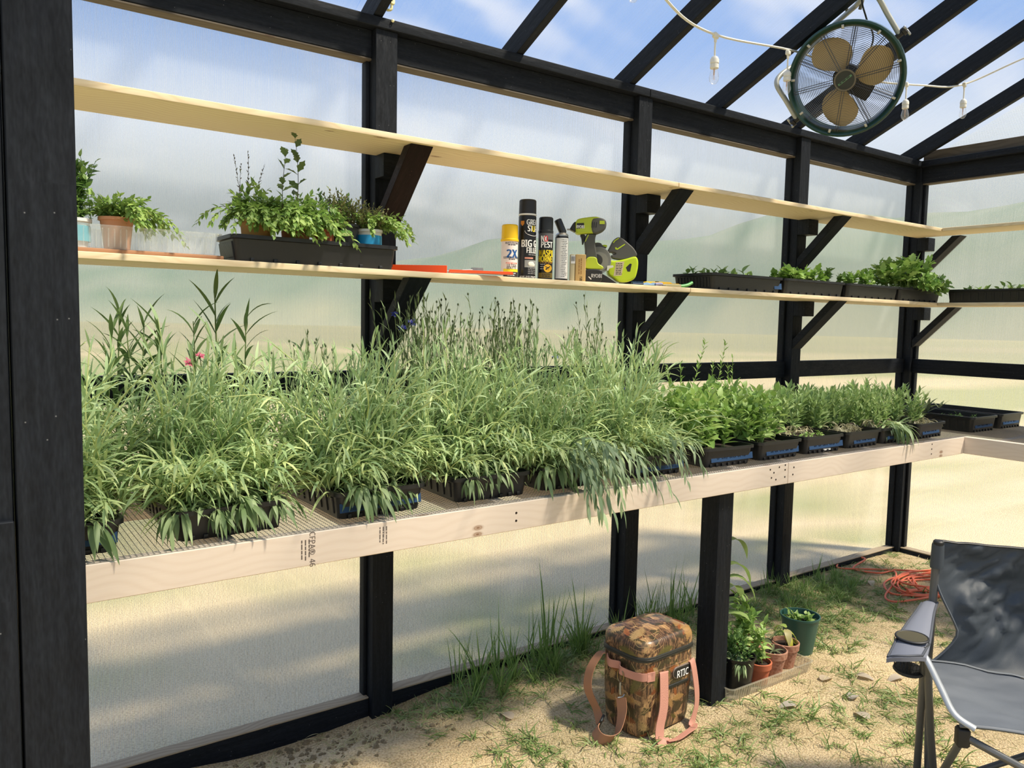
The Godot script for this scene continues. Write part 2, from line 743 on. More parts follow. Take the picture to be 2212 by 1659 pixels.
# ---------------------------------------------------------------- the place
func surroundings() -> void:
	# soil floor inside
	var b := mb()
	var hue := noise(61, 0.6, 4)
	var put := func(p: Vector3) -> int:
		var lush := smoothstep(0.0, 0.45, grass_at(p.x, p.z))
		var t := clampf(0.5 + hue.get_noise_2d(p.x * 2, p.z * 2) * 0.9, 0, 1)
		b.col = Color(0.74, 0.60, 0.39).lerp(Color(0.86, 0.74, 0.54), t).lerp(Color(0.36, 0.33, 0.17), lush * 0.5)
		return b.vert(p, Vector2(p.x, p.z))
	var nx := 150
	var nz := 110
	var x0 := -0.6
	var x1 := 5.33
	for j in nz + 1:
		for i in nx + 1:
			var x := lerpf(x0, x1, float(i) / nx)
			var z := lerpf(-0.092, 4.4, pow(float(j) / nz, 1.3))
			put.call(Vector3(x, ground_h(x, z), z))
	for j in nz:
		for i in nx:
			var a := j * (nx + 1) + i
			b.quad(a, a + nx + 1, a + nx + 2, a + 1)
	tag(obj("floor", b, M.sand), "bare sandy soil floor inside the greenhouse with patchy grass", "floor", "", "structure")

	# field outside: rings of ground with a hole for the building
	b = mb()
	var fld := noise(62, 0.25, 4)
	var xs := [-160.0, -60.0, -25.0, -10.0, -4.0, -1.6, -0.6]
	for i in 24:
		xs.append(-0.6 + 5.93 * (i + 1) / 24.0)
	xs.append_array([6.0, 6.8, 7.8, 9.0, 10.5, 12.5, 15.0, 18.0, 22.0, 28.0, 36.0, 48.0, 64.0, 90.0, 160.0])
	var zs := [-160.0, -100.0, -70.0, -50.0, -38.0, -30.0, -24.0, -19.0, -15.5, -12.5, -10.0, -8.0, -6.4, -5.2, -4.2, -3.5, -2.9, -2.4, -2.0, -1.6, -1.2, -0.9, -0.6, -0.35, -0.092, 0.6, 1.3, 2.0, 2.8, 3.6, 4.4, 5.2, 7.0, 10.0, 16.0, 28.0, 60.0, 160.0]
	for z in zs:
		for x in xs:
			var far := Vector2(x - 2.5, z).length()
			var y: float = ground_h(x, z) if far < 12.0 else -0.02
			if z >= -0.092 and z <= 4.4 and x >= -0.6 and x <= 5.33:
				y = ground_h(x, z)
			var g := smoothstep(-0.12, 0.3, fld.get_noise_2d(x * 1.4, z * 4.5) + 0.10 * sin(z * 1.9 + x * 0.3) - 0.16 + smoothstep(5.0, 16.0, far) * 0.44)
			b.col = Color(0.82, 0.71, 0.46).lerp(Color(0.90, 0.78, 0.55), smoothstep(-2.0, -1.2, z)).lerp(Color(0.42, 0.48, 0.20), g * 0.85).lerp(Color(0.38, 0.38, 0.25), smoothstep(14.0, 60.0, far) * 0.85)  # paler by the back wall: the building's shadow is lightened in the colour
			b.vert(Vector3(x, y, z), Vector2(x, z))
	var cols := xs.size()
	for j in zs.size() - 1:
		for i in cols - 1:
			if zs[j] >= -0.1 and zs[j + 1] <= 4.41 and xs[i] >= -0.61 and xs[i + 1] <= 5.34:
				continue
			var a := j * cols + i
			b.quad(a, a + cols, a + cols + 1, a + 1)
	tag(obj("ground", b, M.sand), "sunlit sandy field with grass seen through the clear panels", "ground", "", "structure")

	# hills beyond the field
	for ring in [[150.0, 1.0, "green rolling hill band beyond the field"]]:
		b = mb()
		var hn := noise(70 + int(ring[1]), 1.0, 4)
		var rad: float = ring[0]
		var seg := 180
		for i in seg + 1:
			var az := TAU * i / seg
			var d := Vector3(sin(az), 0, -cos(az))
			# higher towards the far end wall
			var side := smoothstep(0.2, 1.0, d.x)
			var el := (3.4 + side * 4.2) if ring[1] < 1.5 else 5.4
			var nv := hn.get_noise_2d(cos(az) * 3.0, sin(az) * 3.0)
			var top := tan(deg_to_rad(el + nv * 1.6)) * rad + 1.5
			for k in 7:
				var t := k / 6.0
				var rr := rad * (1.0 + 0.35 * t)
				var y := -0.5 + (top * (1 + 0.35 * t) + 0.5) * sin(t * PI / 2) * (1 + 0.12 * hn.get_noise_2d(i * 0.9, k * 2.0) * (1 - t))
				var v := clampf(0.5 + hn.get_noise_2d(i * 0.6 + 20, k * 2.5) * 1.2, 0, 1)
				if ring[1] < 1.5:
					b.col = Color(0.14, 0.195, 0.135).lerp(Color(0.215, 0.245, 0.185), v)
				else:
					b.col = Color(0.30, 0.34, 0.36).lerp(Color(0.35, 0.38, 0.39), v)
				b.col = Color(0.30, 0.30, 0.20).lerp(b.col, smoothstep(0.0, 0.25, t + 0.25 * hn.get_noise_2d(i * 0.3 + 50, 3.0)))
				b.vert(d * rr + Vector3(0, y, 0))
		for i in seg:
			for k in 6:
				var a := i * 7 + k
				b.quad(a, a + 7, a + 8, a + 1)
		tag(obj("hills" if ring[1] < 1.5 else "mountains", b, M.far), ring[2], "hills", "", "structure")


func grass_at(x: float, z: float) -> float:
	# how thickly grass grows on the floor
	var g := 0.10 + 0.12 * gn.get_noise_2d(x * 14 + 30, z * 14)
	g += 0.9 * exp(-(pow((x - 2.15) / 0.45, 2) + pow((z - 0.08) / 0.10, 2)))
	g += 0.5 * exp(-(pow((x - 1.75) / 0.35, 2) + pow((z - 0.12) / 0.16, 2)))
	g += 0.9 * exp(-(pow((x - 2.95) / 0.30, 2) + pow((z - 0.06) / 0.10, 2)))
	g += 1.0 * exp(-(pow((x - 4.0) / 0.55, 2) + pow((z - 0.15) / 0.22, 2)))
	g += 0.5 * exp(-(pow((x - 3.6) / 0.6, 2) + pow((z - 0.45) / 0.2, 2)))
	g += 0.6 * exp(-(pow((x - 2.50) / 0.18, 2) + pow((z - 0.95) / 0.10, 2)))
	g += 0.45 * exp(-(pow((x - 2.05) / 0.25, 2) + pow((z - 0.95) / 0.12, 2)))
	g += 0.35 * exp(-(pow((x - 1.75) / 0.15, 2) + pow((z - 0.62) / 0.12, 2)))
	g += 0.35 * exp(-(pow((x - 2.9) / 0.2, 2) + pow((z - 1.15) / 0.1, 2)))
	if x < 1.35 and z < 0.9:
		g -= 0.3
	return g


const POST_X := [-0.03, 1.294, 2.642, 3.911, 5.235]
const GW := 0.089
const DEEP := 4.3


func timber(parent: Node, called: String, lo: Vector3, hi: Vector3, m: Material = null) -> MeshInstance3D:
	var b := mb()
	box(b, (lo + hi) / 2 - lo, hi - lo)
	return inst(called, b.mesh(m if m else M.black), parent, Transform3D(Basis.IDENTITY, lo))


func glazed_bay(w: Node3D, a: float, d: float, y0: float, y1: float, map: Callable) -> void:
	# sill, header, rail and panel between two posts; map turns (along, y, out) into the wall's place; out is 0 at the post face and negative outwards
	var bar := func(called: String, a0: float, a1: float, b0: float, b1: float, o0: float, o1: float, m: Material) -> void:
		var p: Vector3 = map.call(a0, b0, o0)
		var q: Vector3 = map.call(a1, b1, o1)
		timber(w, called, Vector3(minf(p.x, q.x), minf(p.y, q.y), minf(p.z, q.z)), Vector3(maxf(p.x, q.x), maxf(p.y, q.y), maxf(p.z, q.z)), m)
	bar.call("header_beam", a, d, 2.496, 2.596, -0.068, -0.032, M.black)
	bar.call("header_lip", a, d, 2.486, 2.496, -0.088, -0.034, M.raw_dark)
	bar.call("middle_rail", a, d, 1.236, 1.330, -0.078, -0.040, M.black)
	bar.call("sill_plate", a, d, y0, 0.024, -0.088, -0.030, M.black)
	bar.call("sill_strip", a, d, 0.024, 0.032, -0.088, -0.030, M.raw)
	bar.call("glazing_stop", a, a + 0.016, 0.032, 2.486, -0.088, -0.05, M.black)
	bar.call("glazing_stop", d - 0.016, d, 0.032, 2.486, -0.088, -0.05, M.black)
	bar.call("polycarbonate_panel", a - 0.03, d + 0.03, 0.0, y1, -0.096, -0.090, M.poly_wall)


func greenhouse() -> void:
	var back := thing("wall_back", "long back wall of black posts and ribbed clear panels behind the bench", "wall", Vector3.ZERO, 0, "", "structure")
	for i in 5:
		timber(back, "post", Vector3(POST_X[i], -0.10, -0.089), Vector3(POST_X[i] + GW, 2.596, 0))
	for i in 4:
		glazed_bay(back, POST_X[i] + GW, POST_X[i + 1], -0.10, 2.58, func(a: float, y: float, o: float) -> Vector3: return Vector3(a, y, o))
	timber(back, "top_plate", Vector3(-0.1, 2.596, -0.089), Vector3(2.70, 2.634, 0.012))
	timber(back, "top_plate", Vector3(2.702, 2.596, -0.089), Vector3(5.21, 2.634, 0.012))

	var right := thing("wall_right", "far end wall of black timber and milky ribbed panels", "wall", Vector3.ZERO, 0, "", "structure")
	var ez := [0.0, 1.36, 2.72, DEEP]
	for i in range(1, 3):
		timber(right, "post", Vector3(5.24, -0.10, ez[i]), Vector3(5.324, 2.596, ez[i] + GW))
	for i in 3:
		glazed_bay(right, (ez[i] + GW) if i > 0 else 0.0, ez[i + 1], -0.10, 2.58, func(a: float, y: float, o: float) -> Vector3: return Vector3(5.225 - o, y, a))
	timber(right, "top_plate", Vector3(5.212, 2.596, -0.089), Vector3(5.32, 2.634, DEEP))
	timber(right, "gable_plate", Vector3(5.25, 2.634, 0.0), Vector3(5.32, 2.70, DEEP), M.raw_dark)
	var b := mb()
	b.xf = Transform3D(Basis(Vector3(0, 0, -1), Vector3.UP, Vector3(1, 0, 0)), Vector3(5.318, 0, 0))
	prism(b, PackedVector2Array([Vector2(0, 2.66), Vector2(-DEEP, 2.66), Vector2(-DEEP / 2, 2.66 + 0.46 * DEEP / 2)]), 0.006)
	inst("gable_panel", b.mesh(M.poly_gable), right)

	var front := thing("wall_front", "opposite long wall of black posts and clear panels", "wall", Vector3.ZERO, 0, "", "structure")
	for i in 5:
		timber(front, "post", Vector3(POST_X[i], -0.10, DEEP), Vector3(POST_X[i] + GW, 2.596, DEEP + 0.089))
	for i in 4:
		glazed_bay(front, POST_X[i] + GW, POST_X[i + 1], -0.10, 2.58, func(a: float, y: float, o: float) -> Vector3: return Vector3(a, y, DEEP - o))
	timber(front, "top_plate", Vector3(-0.1, 2.596, DEEP - 0.012), Vector3(5.32, 2.634, DEEP + 0.089))

	var left := thing("wall_left", "near end wall with the black door post beside the viewer", "wall", Vector3.ZERO, 0, "", "structure")
	timber(left, "door_post", Vector3(0.0665, -0.08, 1.271), Vector3(0.1555, 2.62, 1.36))
	timber(left, "door_stop", Vector3(-0.03, -0.08, 1.29), Vector3(0.0640, 2.62, 1.352))
	timber(left, "hinge_block", Vector3(0.02, 0.2, 1.352), Vector3(0.0630, 1.22, 1.366))
	timber(left, "top_plate", Vector3(-0.03, 2.596, 0.02), Vector3(0.06, 2.634, 1.29))
	b = mb()
	box(b, Vector3(0.0, 1.3, 0.66), Vector3(0.006, 2.58, 1.25))
	inst("polycarbonate_panel", b.mesh(M.poly_wall), left)

	var roof := thing("ceiling", "pitched roof of black rafters and clear polycarbonate", "roof", Vector3.ZERO, 0, "", "structure")
	var ridge := DEEP / 2
	for k in 8:
		var x := 0.665 + 0.645 * k - 0.01
		for s in 2:
			var z0 := -0.10 if s == 0 else DEEP + 0.10
			var up := Vector3(0, 1, -0.46 if s == 0 else 0.46).normalized()
			var p := Vector3(x, 2.634 + 0.46 * -0.10, z0) + up * 0.0445
			var q := Vector3(x, 2.634 + 0.46 * ridge, ridge) + up * 0.0445
			b = mb()
			beam(b, Vector3.ZERO, q - p, 0.038, 0.089, up)
			inst("rafter", b.mesh(M.black), roof, Transform3D(Basis.IDENTITY, p))
	timber(roof, "ridge_beam", Vector3(-0.1, 3.60, ridge - 0.019), Vector3(5.36, 3.74, ridge + 0.019))
	for s in 2:
		for k in 4:
			var xa := -0.1 + 1.365 * k
			var up := Vector3(0, 1, -0.46 if s == 0 else 0.46).normalized()
			var z0 := -0.16 if s == 0 else DEEP + 0.16
			var p := Vector3(xa + 0.68, 2.634 + 0.46 * -0.16, z0) + up * 0.093
			var q := Vector3(xa + 0.68, 2.634 + 0.46 * ridge, ridge) + up * 0.093
			b = mb()
			beam(b, Vector3.ZERO, q - p, 1.36, 0.006, up)
			inst("roof_panel", b.mesh(M.poly_roof), roof, Transform3D(Basis.IDENTITY, p))


func bench() -> void:
	var t := thing("potting_bench", "L-shaped timber potting bench topped with wire mesh under the trays", "bench")
	var z0 := 0.7294
	timber(t, "front_board", Vector3(-0.02, BENCH - 0.089, z0), Vector3(2.822, BENCH, z0 + 0.038), M.fascia)
	timber(t, "front_board", Vector3(2.824, BENCH - 0.089, z0), Vector3(4.364, BENCH, z0 + 0.038), M.fascia)
	timber(t, "front_board", Vector3(4.366, BENCH - 0.089, z0 - 0.0005), Vector3(4.404, BENCH, 3.2), M.fascia)
	for x in [0.16, 0.55, 0.99, 1.39, 1.71, 2.13, 2.54, 2.87, 3.20, 3.52, 3.82, 4.16]:
		timber(t, "joist", Vector3(x - 0.019, BENCH - 0.089, 0.045), Vector3(x + 0.019, BENCH - 0.001, z0), M.fascia)
	for i in 6:
		timber(t, "joist", Vector3(4.405, BENCH - 0.089, 0.9 + 0.45 * i), Vector3(5.19, BENCH - 0.001, 0.938 + 0.45 * i), M.fascia)
	timber(t, "back_rail", Vector3(0.1, BENCH - 0.089, 0.005), Vector3(5.18, BENCH - 0.001, 0.043), M.fascia)
	timber(t, "side_rail", Vector3(5.182, BENCH - 0.089, 0.1), Vector3(5.22, BENCH - 0.001, 3.2), M.fascia)
	timber(t, "leg", Vector3(2.437, -0.05, 0.640), Vector3(2.526, BENCH - 0.0895, 0.729))
	timber(t, "leg", Vector3(0.03, -0.08, 0.640), Vector3(0.119, BENCH - 0.0895, 0.729))
	timber(t, "leg", Vector3(4.41, -0.05, 2.6), Vector3(4.499, BENCH - 0.0895, 2.689))
	var b := mb()
	var wire := func(p: Vector3, q: Vector3, w: Vector3) -> void:
		var u := Vector3(0, 0.0005, 0)
		b.face(p - w + u, q - w + u, q + w + u, p + w + u) if w.x == 0 else b.face(p + w + u, q + w + u, q - w + u, p - w + u)
		b.face(p - u, q - u, q + u, p + u)
		b.face(p + w - u, q + w - u, q - w - u, p - w - u) if w.x == 0 else b.face(p - w - u, q - w - u, q + w - u, p + w - u)
	var y := BENCH + 0.0012
	for i in 60:
		var z := 0.012 + i * 0.0127
		wire.call(Vector3(0.1, y, z), Vector3(5.2, y, z), Vector3(0, 0, -0.0005))
	for i in 400:
		var x := 0.102 + i * 0.0127
		wire.call(Vector3(x, y + 0.001, 0.01), Vector3(x, y + 0.001, 0.763), Vector3(0.0005, 0, 0))
	for i in 64:
		var x := 4.40 + i * 0.0127
		wire.call(Vector3(x, y + 0.001, 0.763), Vector3(x, y + 0.001, 2.9), Vector3(0.0005, 0, 0))
	for i in 168:
		var z := 0.774 + i * 0.0127
		wire.call(Vector3(4.40, y, z), Vector3(5.2, y, z), Vector3(0, 0, -0.0005))
	stuff(obj("wire_mesh", b, M.wire, t))
	# screws, knots and the mill's stamps on the front board
	var zf := z0 + 0.0381
	for p in [[1.418, .905], [1.418, .93], [2.70, .945], [2.725, .93], [2.71, .91], [2.76, .95], [2.74, .90], [2.80, .955], [2.80, .935], [2.80, .905], [2.86, .94], [2.855, .91], [4.02, .95], [4.02, .925], [4.02, .90]]:
		b = mb(Transform3D(Basis(Vector3.RIGHT, PI / 2), Vector3(p[0], p[1], zf)))
		lathe(b, [Vector2(0.004, -0.0006), Vector2(0.004, 0.0006)], 10)
		obj("screw_hole", b, M.hole, t)
	var vert := Basis(Vector3.BACK, -PI / 2)
	letters(t, "CFPA®  46", 0.0145, M.stamp, Transform3D(vert, Vector3(0.752, 0.918, zf)), 0, "Droid Sans", 0.2)
	small_print(t, M.stamp, Transform3D(vert, Vector3(0.742, 0.918, zf)), 0.055, 3, 0.0034, 0.010, 0.0, 3)
	small_print(t, M.stamp, Transform3D(vert, Vector3(0.967, 0.925, zf)), 0.05, 3, 0.0032, 0.010, 0.0, 5)


func shelves() -> void:
	for lv in 2:
		var top: float = SHELF if lv == 0 else SHELF2
		var th := 0.021
		var t := thing("wall_shelf", ["lower pine wall shelf holding pots, cans and tools", "upper pine wall shelf, empty, above the tools"][lv], "shelf")
		timber(t, "board", Vector3(-0.02, top - th, 0.0), Vector3(2.72 - 0.1 * lv, top, 0.286), M.shelf)
		timber(t, "board", Vector3(2.722 - 0.1 * lv, top - th, 0.0), Vector3(5.225, top, 0.286), M.shelf)
		timber(t, "board", Vector3(4.965, top - th, 0.288), Vector3(5.225, top, 2.9), M.shelf)
		for i in range(1, 5):
			var x: float = POST_X[i]
			timber(t, "block", Vector3(x - 0.002, top - th - 0.085, 0.0005), Vector3(x + 0.087, top - th - 0.0005, 0.075))
			# diagonal 2x4 laid flat
			var b := mb()
			var prof := PackedVector2Array([Vector2(0.272, -th), Vector2(0.218, -th), Vector2(0.0, -th - 0.218), Vector2(0.0, -th - 0.272)])
			prism(b, prof, GW, 0.002)
			inst("bracket", b.mesh(M.red_black if lv == 1 and i == 1 else M.black), t, Transform3D(Basis(Vector3(0, 0, 1), Vector3.UP, Vector3(-1, 0, 0)), Vector3(x + GW / 2 + 0.004, top, 0.0005)))


# ---------------------------------------------------------------- plants
func leaf(b: MB, p: Vector3, dir: Vector3, L: float, W: float, droop: float, segs: int, shape := 0, fold := 0.25, twist := 0.0) -> void:
	var d := dir.normalized()
	var side := d.cross(Vector3.UP)
	if side.length() < 0.05:
		side = Vector3(cos(twist * 9.0), 0, sin(twist * 9.0))
	side = side.normalized().rotated(d, twist)
	var q := p
	var pa := -1
	var pm := -1
	var pc := -1
	var wide := W > 0.011
	for k in segs + 1:
		var t := float(k) / segs
		var w := W / 2
		if shape == 0:
			w *= maxf(0.06, sin(PI * pow(t * 0.94 + 0.06, 0.8)))
		elif shape == 1:
			w *= maxf(0.05, sin(PI * pow(t * 0.96 + 0.04, 0.62)))
		else:
			w *= maxf(0.05, sin(PI * pow(t * 0.96 + 0.04, 0.9))) * (1.0 if k % 2 == 0 else 0.62)
		if k == segs:
			w = W * 0.02
		var n := side.cross(d)
		var a := b.vert(q - side * w + n * w * fold)
		var m := b.vert(q) if wide else a
		var c := b.vert(q + side * w + n * w * fold)
		if k > 0:
			if wide:
				b.quad(pa, pm, m, a)
				b.quad(pm, pc, c, m)
			else:
				b.quad(pa, pc, c, a)
		pa = a
		pm = m
		pc = c
		d = (d + Vector3.DOWN * droop / segs).normalized()
		q += d * L / segs
		side = (side - d * side.dot(d)).normalized()


func plant(seed_: int, P: Dictionary) -> ArrayMesh:
	var r := RandomNumberGenerator.new()
	r.seed = seed_
	var b := mb()
	var c1: Color = P.c1
	var c2: Color = P.c2
	var cs: Color = P.get("cs", c1)
	var segs: int = P.get("segs", 4)
	for s in int(P.get("stems", 3)):
		var az: float = r.randf_range(0, TAU)
		if P.has("bias"):
			az = PI / 2 + r.randf_range(-1, 1) * float(P.bias)
		var hz := Vector3(cos(az), 0, sin(az))
		var sp: float = P.get("spread", 0.02) * sqrt(r.randf())
		var base := Vector3(r.randf_range(-1, 1), 0, r.randf_range(-1, 1)) * sp
		var h: float = P.h * r.randf_range(1 - P.get("hv", 0.3), 1.0)
		var d := (Vector3.UP + hz * r.randf_range(0.3, 1.0) * float(P.get("lean", 0.2))).normalized()
		var path := PackedVector3Array([base])
		var dirs := PackedVector3Array([d])
		var wander: float = P.get("wander", 0.12)
		var flop: float = P.get("flop", 0.0)
		var q := base
		for k in 6:
			q += d * h / 6
			path.append(q)
			d = (d + Vector3(r.randf_range(-1, 1), r.randf_range(-0.3, 0.3), r.randf_range(-1, 1)) * wander + Vector3.DOWN * flop * (k + 1) / 6.0 + hz * flop * 0.2).normalized()
			dirs.append(d)
		b.col = cs
		if P.get("stem_r", 0.0015) > 0:
			tube(b, path, P.get("stem_r", 0.0015), 4, P.get("stem_r", 0.0015) * 0.5)
		var nl: int = P.leaves
		var start: float = P.get("start", 0.05)
		for i in nl:
			var f := lerpf(start, 1.0, (i + r.randf()) / nl)
			var kk := mini(int(f * 6), 5)
			var pos := path[kk].lerp(path[kk + 1], f * 6 - kk)
			var dd := dirs[kk]
			var a2 := i * 2.4 + r.randf_range(-0.5, 0.5)
			var perp := dd.cross(Vector3(0.31, 0.2, 0.93)).normalized().rotated(dd, a2)
			var ang: float = P.get("ang", 0.7) * r.randf_range(0.7, 1.25) * lerpf(1.15, 0.55, f)
			var sz := r.randf_range(0.7, 1.1) * lerpf(1.0, P.get("tip", 0.6), f)
			var v := r.randf()
			b.col = c1.lerp(c2, v * v)
			leaf(b, pos, dd * cos(ang) + perp * sin(ang), P.L * sz, P.W * lerpf(0.8, 1.0, sz), P.get("droop", 0.8) * r.randf_range(0.4, 1.3), segs, P.get("shape", 0), P.get("fold", 0.25), r.randf_range(-0.6, 0.6))
		if P.has("bud"):
			b.col = P.bud
			ball(b, path[6] + d * 0.004, Vector3(0.004, 0.006, 0.004), 6)
	return b.mesh(M.leaf)


func flower(seed_: int, col: Color, rad: float) -> ArrayMesh:
	var r := RandomNumberGenerator.new()
	r.seed = seed_
	var b := mb()
	for i in 14:
		b.col = col.lerp(col * 1.3, r.randf())
		var a := i * 2.4
		leaf(b, Vector3.ZERO, Vector3(cos(a), r.randf_range(-0.1, 0.9), sin(a)), rad * r.randf_range(0.8, 1.1), rad * 0.55, 0.2, 3, 1, 0.2)
	b.col = Color(0.10, 0.16, 0.06)
	ball(b, Vector3(0, -0.004, 0), Vector3(0.004, 0.007, 0.004), 6)
	return b.mesh(M.leaf)


var K := {}  # plant variants by kind


func kinds() -> void:
	var sage := Color(0.32, 0.46, 0.21)
	var pale := Color(0.56, 0.69, 0.37)
	var straw := Color(0.66, 0.74, 0.33)
	var make := func(name_: String, n: int, P: Dictionary) -> void:
		K[name_] = []
		for i in n:
			K[name_].append(plant(1000 + K.size() * 37 + i, P))
	make.call("upright", 7, {"stems": 4, "h": 0.52, "hv": 0.35, "lean": 0.16, "wander": 0.10, "leaves": 15, "L": 0.105, "W": 0.0066, "ang": 0.5, "droop": 0.6, "tip": 0.4, "c1": sage, "c2": pale, "cs": Color(0.26, 0.34, 0.15), "segs": 4, "bud": Color(0.16, 0.2, 0.1)})
	make.call("tall", 6, {"stems": 4, "h": 0.66, "hv": 0.25, "lean": 0.10, "wander": 0.06, "leaves": 18, "L": 0.10, "W": 0.0062, "ang": 0.45, "droop": 0.6, "tip": 0.4, "c1": Color(0.15, 0.21, 0.09), "c2": Color(0.26, 0.33, 0.14), "cs": Color(0.18, 0.24, 0.09), "segs": 4, "bud": Color(0.12, 0.15, 0.07)})
	make.call("mid", 7, {"stems": 5, "h": 0.36, "hv": 0.4, "lean": 0.45, "wander": 0.22, "flop": 0.12, "leaves": 17, "L": 0.10, "W": 0.0066, "ang": 0.65, "droop": 0.65, "tip": 0.5, "stem_r": 0.0019, "c1": sage, "c2": pale, "cs": straw, "segs": 4})
	make.call("floppy", 7, {"stems": 5, "h": 0.24, "hv": 0.4, "lean": 0.8, "wander": 0.25, "flop": 0.40, "leaves": 14, "L": 0.11, "W": 0.0082, "ang": 0.8, "droop": 0.9, "tip": 0.6, "stem_r": 0.0019, "c1": sage, "c2": straw, "cs": straw, "segs": 5})
	make.call("edge", 6, {"stems": 4, "bias": 0.7, "h": 0.13, "hv": 0.4, "lean": 1.3, "wander": 0.2, "flop": 0.8, "leaves": 8, "L": 0.10, "W": 0.014, "ang": 0.7, "droop": 1.9, "tip": 0.8, "c1": Color(0.17, 0.26, 0.10), "c2": pale, "cs": straw, "segs": 6})
	make.call("arch", 6, {"stems": 3, "h": 0.48, "hv": 0.4, "lean": 1.0, "wander": 0.22, "flop": 0.42, "leaves": 9, "start": 0.2, "L": 0.085, "W": 0.0065, "ang": 0.6, "droop": 1.2, "tip": 0.7, "c1": sage, "c2": straw, "cs": straw, "stem_r": 0.0019, "segs": 4})
	make.call("hang", 4, {"stems": 4, "bias": 0.35, "h": 0.42, "hv": 0.3, "lean": 1.8, "wander": 0.12, "flop": 1.0, "leaves": 16, "L": 0.085, "W": 0.011, "ang": 0.6, "droop": 1.5, "tip": 0.7, "c1": Color(0.15, 0.23, 0.115), "c2": pale, "cs": Color(0.24, 0.3, 0.14), "segs": 5})
	make.call("lily", 5, {"stems": 1, "h": 0.60, "hv": 0.15, "lean": 0.05, "wander": 0.03, "leaves": 20, "start": 0.15, "L": 0.17, "W": 0.015, "ang": 0.75, "droop": 1.0, "tip": 0.75, "c1": Color(0.10, 0.17, 0.055), "c2": Color(0.17, 0.26, 0.09), "cs": Color(0.22, 0.3, 0.1), "stem_r": 0.004, "segs": 6})
	var fresh := Color(0.23, 0.39, 0.09)
	var lime := Color(0.44, 0.58, 0.18)
	make.call("leafy", 7, {"stems": 3, "h": 0.25, "hv": 0.35, "lean": 0.3, "wander": 0.12, "leaves": 13, "L": 0.075, "W": 0.026, "ang": 0.9, "droop": 0.9, "tip": 0.6, "shape": 1, "c1": fresh, "c2": lime, "cs": lime, "segs": 5})
	make.call("ferny", 4, {"stems": 2, "h": 0.40, "hv": 0.25, "lean": 0.2, "wander": 0.12, "leaves": 26, "start": 0.35, "L": 0.05, "W": 0.009, "ang": 0.9, "droop": 0.5, "tip": 0.5, "shape": 2, "c1": fresh, "c2": lime, "cs": lime, "segs": 6})
	make.call("dense", 7, {"stems": 4, "h": 0.20, "hv": 0.3, "lean": 0.25, "wander": 0.1, "leaves": 16, "L": 0.06, "W": 0.014, "ang": 0.75, "droop": 0.5, "tip": 0.7, "c1": Color(0.25, 0.38, 0.13), "c2": Color(0.45, 0.57, 0.23), "cs": lime, "segs": 4})
	make.call("dry", 3, {"stems": 5, "h": 0.12, "hv": 0.4, "lean": 0.8, "wander": 0.3, "flop": 0.8, "leaves": 7, "L": 0.05, "W": 0.007, "ang": 0.9, "droop": 1.8, "c1": Color(0.34, 0.32, 0.18), "c2": Color(0.52, 0.48, 0.30), "cs": Color(0.45, 0.42, 0.25), "segs": 4})
	make.call("sprout", 5, {"stems": 2, "h": 0.03, "hv": 0.5, "lean": 0.5, "leaves": 4, "L": 0.035, "W": 0.014, "ang": 1.1, "droop": 0.7, "shape": 1, "c1": fresh, "c2": lime, "segs": 4})
	make.call("rosette", 4, {"stems": 1, "h": 0.02, "leaves": 8, "L": 0.12, "W": 0.022, "ang": 1.0, "droop": 1.0, "tip": 0.9, "c1": Color(0.16, 0.20, 0.10), "c2": Color(0.24, 0.27, 0.13), "segs": 5})
	make.call("creeping", 6, {"stems": 9, "spread": 0.035, "h": 0.13, "hv": 0.5, "lean": 0.9, "wander": 0.3, "flop": 0.3, "leaves": 16, "L": 0.026, "W": 0.0125, "ang": 1.0, "droop": 0.4, "tip": 0.8, "shape": 1, "c1": Color(0.17, 0.30, 0.07), "c2": Color(0.36, 0.50, 0.13), "cs": Color(0.25, 0.3, 0.12), "segs": 4, "stem_r": 0.001})
	make.call("trailing", 4, {"stems": 6, "bias": 1.0, "spread": 0.03, "h": 0.23, "hv": 0.5, "lean": 1.3, "wander": 0.2, "flop": 1.15, "leaves": 24, "L": 0.026, "W": 0.0125, "ang": 1.0, "droop": 0.4, "tip": 0.8, "shape": 1, "c1": Color(0.19, 0.33, 0.07), "c2": Color(0.40, 0.54, 0.14), "cs": Color(0.25, 0.3, 0.12), "segs": 4, "stem_r": 0.001})
	make.call("thyme", 3, {"stems": 14, "spread": 0.04, "h": 0.11, "hv": 0.4, "lean": 0.6, "wander": 0.25, "leaves": 20, "L": 0.013, "W": 0.006, "ang": 0.9, "droop": 0.3, "tip": 0.8, "shape": 1, "c1": Color(0.17, 0.22, 0.07), "c2": Color(0.30, 0.27, 0.13), "cs": Color(0.22, 0.14, 0.08), "segs": 3, "stem_r": 0.0009})
	make.call("mint", 3, {"stems": 7, "spread": 0.03, "h": 0.19, "hv": 0.4, "lean": 0.3, "wander": 0.12, "leaves": 12, "L": 0.038, "W": 0.018, "ang": 0.9, "droop": 0.5, "tip": 0.6, "shape": 1, "c1": Color(0.14, 0.27, 0.07), "c2": Color(0.30, 0.45, 0.13), "segs": 4, "stem_r": 0.0014})
	make.call("parsley", 6, {"stems": 5, "spread": 0.03, "h": 0.10, "hv": 0.4, "lean": 0.6, "wander": 0.15, "flop": 0.2, "leaves": 7, "start": 0.6, "L": 0.052, "W": 0.042, "ang": 1.0, "droop": 0.6, "tip": 0.9, "shape": 2, "c1": Color(0.20, 0.36, 0.06), "c2": Color(0.40, 0.56, 0.16), "cs": lime, "segs": 7, "stem_r": 0.0014})
